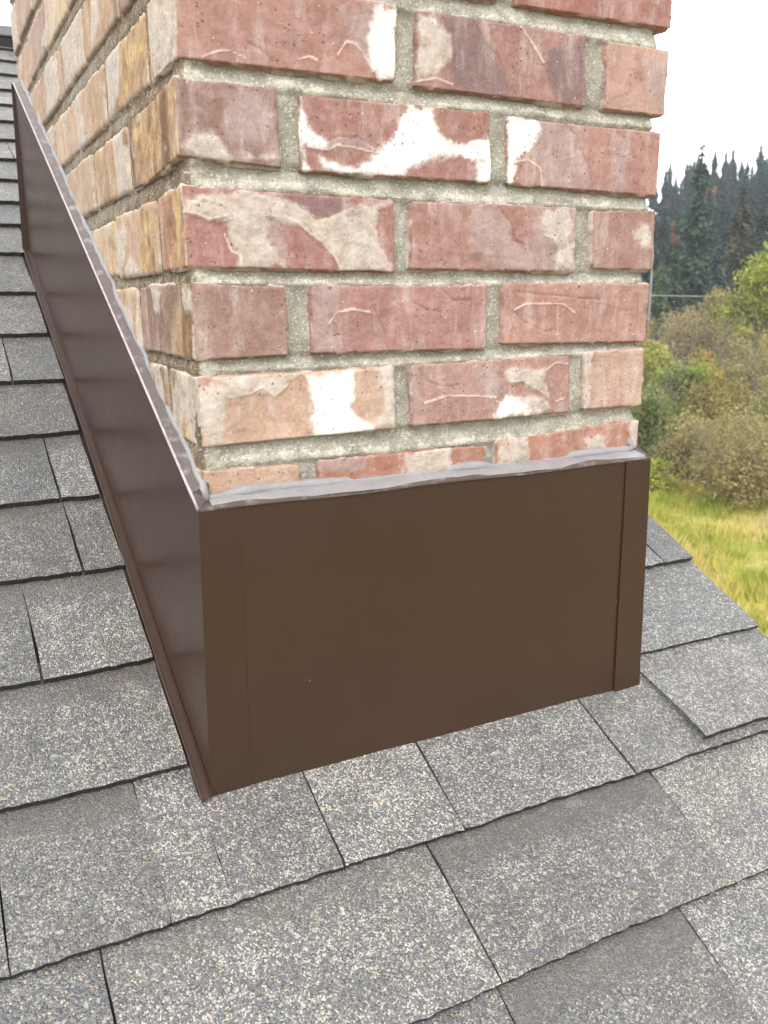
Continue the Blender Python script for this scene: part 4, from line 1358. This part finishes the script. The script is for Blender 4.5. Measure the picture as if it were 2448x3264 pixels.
def shrub(az, d, w, h, col, n, size, label, seed, nst=14, rad=0.018, group='shrubs between meadow and forest', dense=1.0, name='shrub', cat='shrub', dz=0.0):
    x, y = pol_xy(az, d)
    z = float(ground_z([x], [y])[0]) + dz
    t = empty(name, (x, y, z), label, cat, group)
    r = random.Random(seed)
    cl = []
    for _ in range(max(5, int(9 * dense))):
        a = r.uniform(0, 2 * math.pi); q = r.uniform(0, 0.62) * w
        ch = r.uniform(0.28, 0.8) * h
        rr = r.uniform(0.26, 0.42) * w
        cl.append(((q * math.cos(a), q * math.sin(a), ch), (rr, rr, min(rr * 0.9, ch * 0.9, (h - ch) + 0.12 * h))))
    cl.append(((0, 0, h * 0.3), (w * 0.75, w * 0.75, h * 0.3)))
    V, F, tone = leaf_cloud(int(n * 1.7), size * 0.72, cl, seed)
    V[:, 2] = np.maximum(V[:, 2], 0.02)
    me = mesh_np('foliage', V, F, tone, M_LEAF)
    o = bpy.data.objects.new('foliage', me); COL.objects.link(o); o.parent = t
    o.color = (*[min(1, c * 1.6) for c in col], 1)
    SV, SF = stems(nst, h, w, rad, seed)
    make('stem', SV, SF, M_TWIG, t)
    return t


OLIVE, GREENL, GOLD = (0.20, 0.19, 0.06), (0.13, 0.20, 0.045), (0.33, 0.24, 0.05)
DULL, GREYB, YELG = (0.19, 0.16, 0.085), (0.21, 0.175, 0.12), (0.25, 0.27, 0.06)
DKG, RUST = (0.085, 0.13, 0.045), (0.26, 0.13, 0.05)
SH = [
    (50.4, 24.5, 2.3, 2.7, (0.185, 0.145, 0.075), 5200, .055, 'brown twiggy bare-looking shrub at the edge of the yellow grass'),
    (47.4, 27.0, 1.5, 2.2, DULL, 3600, .055, 'dull olive brown shrub left of the bare twiggy shrub'),
    (44.6, 29.5, 1.2, 3.6, (0.115, 0.165, 0.06), 3600, .065, 'dark green leafy shrub just right of the chimney bricks'),
    (45.6, 25.5, 0.7, 1.1, (0.27, 0.33, 0.05), 1800, .05, 'low bright yellow green shrub beside the flashing corner'),
    (48.9, 33.0, 1.9, 3.0, (0.22, 0.185, 0.07), 4200, .06, 'olive gold shrub behind the twiggy shrub'),
    (46.3, 34.0, 1.3, 3.7, GREENL, 3600, .07, 'fresh green shrub in the middle of the thicket'),
    (52.6, 31.0, 1.9, 3.4, GREENL, 3600, .07, 'mid green shrub at the right end of the thicket'),
    (47.9, 38.0, 1.2, 4.1, GOLD, 3200, .07, 'golden leaved shrub beside the fresh green one'),
    (44.7, 37.0, 1.6, 4.6, YELG, 4200, .075, 'tall yellow green shrub behind the dark green one'),
    (50.2, 40.0, 1.9, 4.4, (0.24, 0.215, 0.12), 4200, .075, 'pale dotted shrub with cream leaves'),
    (46.9, 47.0, 2.6, 4.9, GREYB, 4800, .08, 'grey brown leafless thicket below the spruces'),
    (49.2, 50.0, 2.4, 4.6, OLIVE, 4600, .085, 'olive shrub below the power line'),
    (44.1, 50.0, 2.2, 5.0, (0.26, 0.19, 0.055), 4200, .085, 'rusty gold shrub at the foot of the pole'),
    (51.8, 46.0, 2.4, 4.8, (0.26, 0.20, 0.08), 4400, .08, 'tan and orange shrub under the yellow tree'),
    (48.0, 60.0, 2.0, 6.6, (0.22, 0.20, 0.10), 3600, .09, 'tall wispy grey green shrub against the dark spruces'),
    (45.6, 62.0, 3.0, 5.0, (0.23, 0.17, 0.10), 4200, .09, 'brown shrub at the foot of the central spruce'),
    (50.4, 62.0, 3.0, 5.4, (0.21, 0.22, 0.12), 4200, .09, 'grey green shrub below the yellow tree'),
    (41.2, 40.0, 2.6, 4.0, OLIVE, 3600, .08, 'olive shrub hidden mostly behind the chimney'),
    (54.8, 42.0, 2.6, 4.2, GOLD, 3600, .08, 'gold shrub right of the thicket'),
    (40.0, 27.0, 2.2, 3.0, DKG, 3600, .065, 'dark shrub behind the chimney'),
    (58.6, 30.0, 2.4, 3.0, OLIVE, 3200, .06, 'olive shrub at the far right of the meadow'),
    (62.5, 36.0, 2.8, 4.0, GREENL, 3200, .07, 'green shrub farthest right beyond the meadow'),
    (59.5, 50.0, 3.0, 5.0, DULL, 3200, .08, 'tall dull brown shrub far right behind the olive one'),
    (55.2, 26.0, 2.2, 2.6, DULL, 3600, .06, 'dull brown shrub right of the bare twiggy shrub'),
]
for i, s in enumerate(SH):
    s = list(s)
    s[4] = tuple(c * 0.62 + m * 0.38 for c, m in zip(s[4], (0.205, 0.19, 0.08)))
    shrub(*s[:7], s[7], 100 + i, nst=44 if i in (0,) else 16, rad=0.016 if s[1] < 35 else 0.024)


def broadleaf(az, d, w, h, col, n, size, label, seed):
    x, y = pol_xy(az, d)
    z = float(ground_z([x], [y])[0])
    t = empty('maple_tree', (x, y, z), label, 'tree')
    r = random.Random(seed)
    cl = []
    for k in range(26):
        f = r.uniform(0.1, 0.93)
        rad_at = w * math.sin(math.pi * min(0.97, 0.18 + 0.8 * f)) ** 0.7
        a = r.uniform(0, 2 * math.pi); q = r.uniform(0.3, 0.8) * rad_at
        rr = r.uniform(0.2, 0.34) * w
        cl.append(((q * math.cos(a), q * math.sin(a), h * f), (rr, rr, rr * 0.85)))
    V, F, tone = leaf_cloud(n, size, cl, seed, 0.5)
    me = mesh_np('crown', V, F, tone, M_LEAF)
    o = bpy.data.objects.new('crown', me); COL.objects.link(o); o.parent = t; o.color = (*col, 1)
    SV, SF = stems(5, h * 0.8, w * 0.7, 0.12, seed, 4)
    make('trunk', SV, SF, M_BARK, t)


broadleaf(51.0, 56, 3.6, 8.6, (0.30, 0.33, 0.07), 12000, .10, 'bright yellow green broadleaf tree in front of the dark spruces', 301)
broadleaf(46.9, 150, 2.2, 7, (0.36, 0.17, 0.06), 1500, .28, 'small orange autumn tree high among the conifers', 302)
broadleaf(44.3, 118, 2.3, 6, (0.33, 0.19, 0.07), 1500, .25, 'orange brown autumn tree low among the conifers at the left', 303)


# ------------------------------------------------------------------ conifers (unit height, shared meshes)
def conifer_mesh(seed, R, bare, droop, n):
    r = np.random.default_rng(seed)
    nw = 34
    z = bare + (1 - bare) * (1 - np.sqrt(r.random(n)) * 0.999)
    z = bare + (0.985 - bare) * (np.round((z - bare) / (1 - bare) * nw) + r.normal(0, 0.22, n)) / nw
    z = np.clip(z, bare * 0.9, 0.995)
    lopA, lopB = r.uniform(0, 6.28, 2)
    th = r.uniform(0, 2 * math.pi, n)
    nb = 9
    th = (np.round(th / (2 * math.pi) * nb) + np.round(z * nw) * 0.37) * 2 * math.pi / nb + r.normal(0, 0.16, n)
    prof = R * np.clip((1 - z) / (1 - bare), 0, 1) ** 0.75 * (0.78 + 0.3 * np.sin(z * 23 + lopA) + 0.2 * np.sin(th * 2 + z * 9 + lopB))
    prof = np.maximum(prof, 0.006)
    f = r.uniform(0.08, 1, n) ** 0.6
    rad = prof * f
    P = np.c_[rad * np.cos(th), rad * np.sin(th), z - rad * droop]
    A = np.c_[np.cos(th), np.sin(th), np.full(n, -droop * 1.1)] + r.normal(0, 0.3, (n, 3))
    A /= np.linalg.norm(A, axis=1, keepdims=True)
    B = np.cross(A, np.array([0, 0, 1.0]) + r.normal(0, 0.45, (n, 3)))
    B /= np.maximum(np.linalg.norm(B, axis=1, keepdims=True), 1e-6)
    s = (0.010 + 0.10 * prof) * r.uniform(0.7, 1.35, n)
    V, F = quads(P, A * (s * 1.5)[:, None], B * (s * 0.62)[:, None], 1)
    tone = np.repeat(np.clip(r.normal(0.48, 0.14, n) + 0.16 * np.sin(z * 31 + th * 2), 0, 1), 4)
    me = mesh_np('crown', V, F, tone, M_NEEDLE)
    tv, tf = tube([(0, 0, -0.06), (0.002, 0, 0.3), (0, 0.002, 0.7), (0, 0, 0.995)], [0.014, 0.011, 0.006, 0.001], 6, False)
    tm = bpy.data.meshes.new('trunk')
    tm.from_pydata([tuple(v) for v in tv], [], tf)
    tm.materials.append(M_BARK)
    return me, tm


CONS = [conifer_mesh(500, .155, .10, .35, 3400), conifer_mesh(501, .125, .16, .30, 3000), conifer_mesh(502, .105, .30, .22, 2200),
        conifer_mesh(503, .135, .06, .42, 3400), conifer_mesh(504, .085, .42, .15, 1500), conifer_mesh(505, .115, .22, .30, 2400)]


def conifer(kind, az, d, h, col, label, group=None):
    x, y = pol_xy(az, d)
    z = float(ground_z([x], [y])[0])
    t = empty('conifer', (x, y, z), label, 'tree', group)
    t.scale = (h, h, h)
    t.rotation_euler = (random.uniform(-.015, .015), random.uniform(-.015, .015), random.uniform(0, 6.28))
    for nm, me in zip(('crown', 'trunk'), CONS[kind]):
        o = bpy.data.objects.new(nm, me)
        COL.objects.link(o); o.parent = t
        if nm == 'crown': o.color = (*col, 1)
    return t


FIR, FIR2, FIR3, FIRB = (0.047, 0.086, 0.066), (0.06, 0.098, 0.06), (0.040, 0.076, 0.074), (0.088, 0.088, 0.053)
conifer(3, 46.35, 88, 15.5, FIR2, 'tallest dark green spruce standing in the middle of the slope, above the thicket')
conifer(0, 48.75, 92, 12.0, FIRB, 'brown tipped spruce beside the yellow green tree')
conifer(0, 44.35, 78, 7.6, (0.085, 0.14, 0.06), 'lighter green young spruce low on the left by the chimney edge')
conifer(1, 45.15, 84, 8.0, (0.06, 0.10, 0.06), 'small dark spruce between the young one and the tall one')
conifer(3, 47.5, 80, 8.5, FIR, 'squat dark spruce right behind the wispy shrub')
conifer(1, 50.35, 96, 13.0, FIR2, 'green spruce at the right edge behind the yellow green tree')
# skyline row and the slope below it
rr = random.Random(77)
G1, G2 = 'tall conifers along the ridge skyline', 'conifers crowding the hillside'
for k in range(60):
    az = 37.5 + 27 * (k + rr.uniform(-.4, .4)) / 60
    d = rr.uniform(192, 214)
    conifer(rr.choice((2, 2, 4, 5, 1, 0)), az, d, rr.uniform(7.2, 11.8), rr.choice((FIR, FIR3, FIR3)), 'slender conifer on the ridge against the white sky, ' + ('left end near the chimney' if az < 45.2 else ('middle of the skyline' if az < 48 else 'right end of the skyline')), G1)
for k in range(225):
    az = 36.5 + 28.5 * rr.random()
    d = 98 + 92 * (k / 225) + rr.uniform(-3, 3)
    where = 'low on the slope' if d < 126 else ('halfway up the slope' if d < 160 else 'high under the ridge')
    side_ = 'left by the chimney' if az < 45.2 else ('middle of the slope' if az < 48 else 'right above the yellow tree')
    conifer(rr.choice((0, 1, 3, 5, 1)), az, d, rr.uniform(7.0, 10.5), rr.choice((FIR, FIR2, FIR3, FIR3, FIR)), 'dark green conifer %s, %s' % (where, side_), G2)

# ------------------------------------------------------------------ power line and its pole
pa, pb = pol_xy(43.93, 66), pol_xy(75, 92)
px, py = pa
pz = float(ground_z([px], [py])[0])
pole = empty('utility_pole', (px, py, pz), 'thin pale wooden pole beside the chimney edge in front of the spruces', 'pole')
V, F = tube([(0, 0, -0.2), (0, 0, 3.0), (0, 0, 7.4)], [0.10, 0.085, 0.07], 8)
make('pole_shaft', V, F, M_WOOD, pole)
V, F = tube([(-0.05, 0, 5.62), (-0.16, 0, 5.62)], [0.025, 0.04], 6)
make('insulator', V, F, M_CONC, pole)
wz = pz + 5.64
pc = pol_xy(12, 92)
wp = []
for (qa, qb) in ((pc, pa), (pa, pb)):
    for k in range(24):
        t = k / 24
        wp.append((qa[0] + (qb[0] - qa[0]) * t, qa[1] + (qb[1] - qa[1]) * t, wz - 1.6 * t * (1 - t) * (1 if qa == pa else 1)))
wp.append((pb[0], pb[1], wz))
V, F = tube(wp, 0.022, 5)
tag(make('power_line', V, F, M_WIRE), 'thin pale overhead wire crossing in front of the spruces', 'wire')

# ------------------------------------------------------------------ autumn haze over the valley
hz = bpy.data.materials.new('haze')
hz.use_nodes = True
ht = hz.node_tree
ht.nodes.clear()
ho = ht.nodes.new('ShaderNodeOutputMaterial')
hv = ht.nodes.new('ShaderNodeVolumePrincipled')
hv.inputs['Color'].default_value = (0.86, 0.91, 0.97, 1)
hv.inputs['Density'].default_value = 0.0007
ht.links.new(hv.outputs[0], ho.inputs['Volume'])
tag(box('haze', -300, 950, -300, 950, -60, 48, hz), kind='stuff')
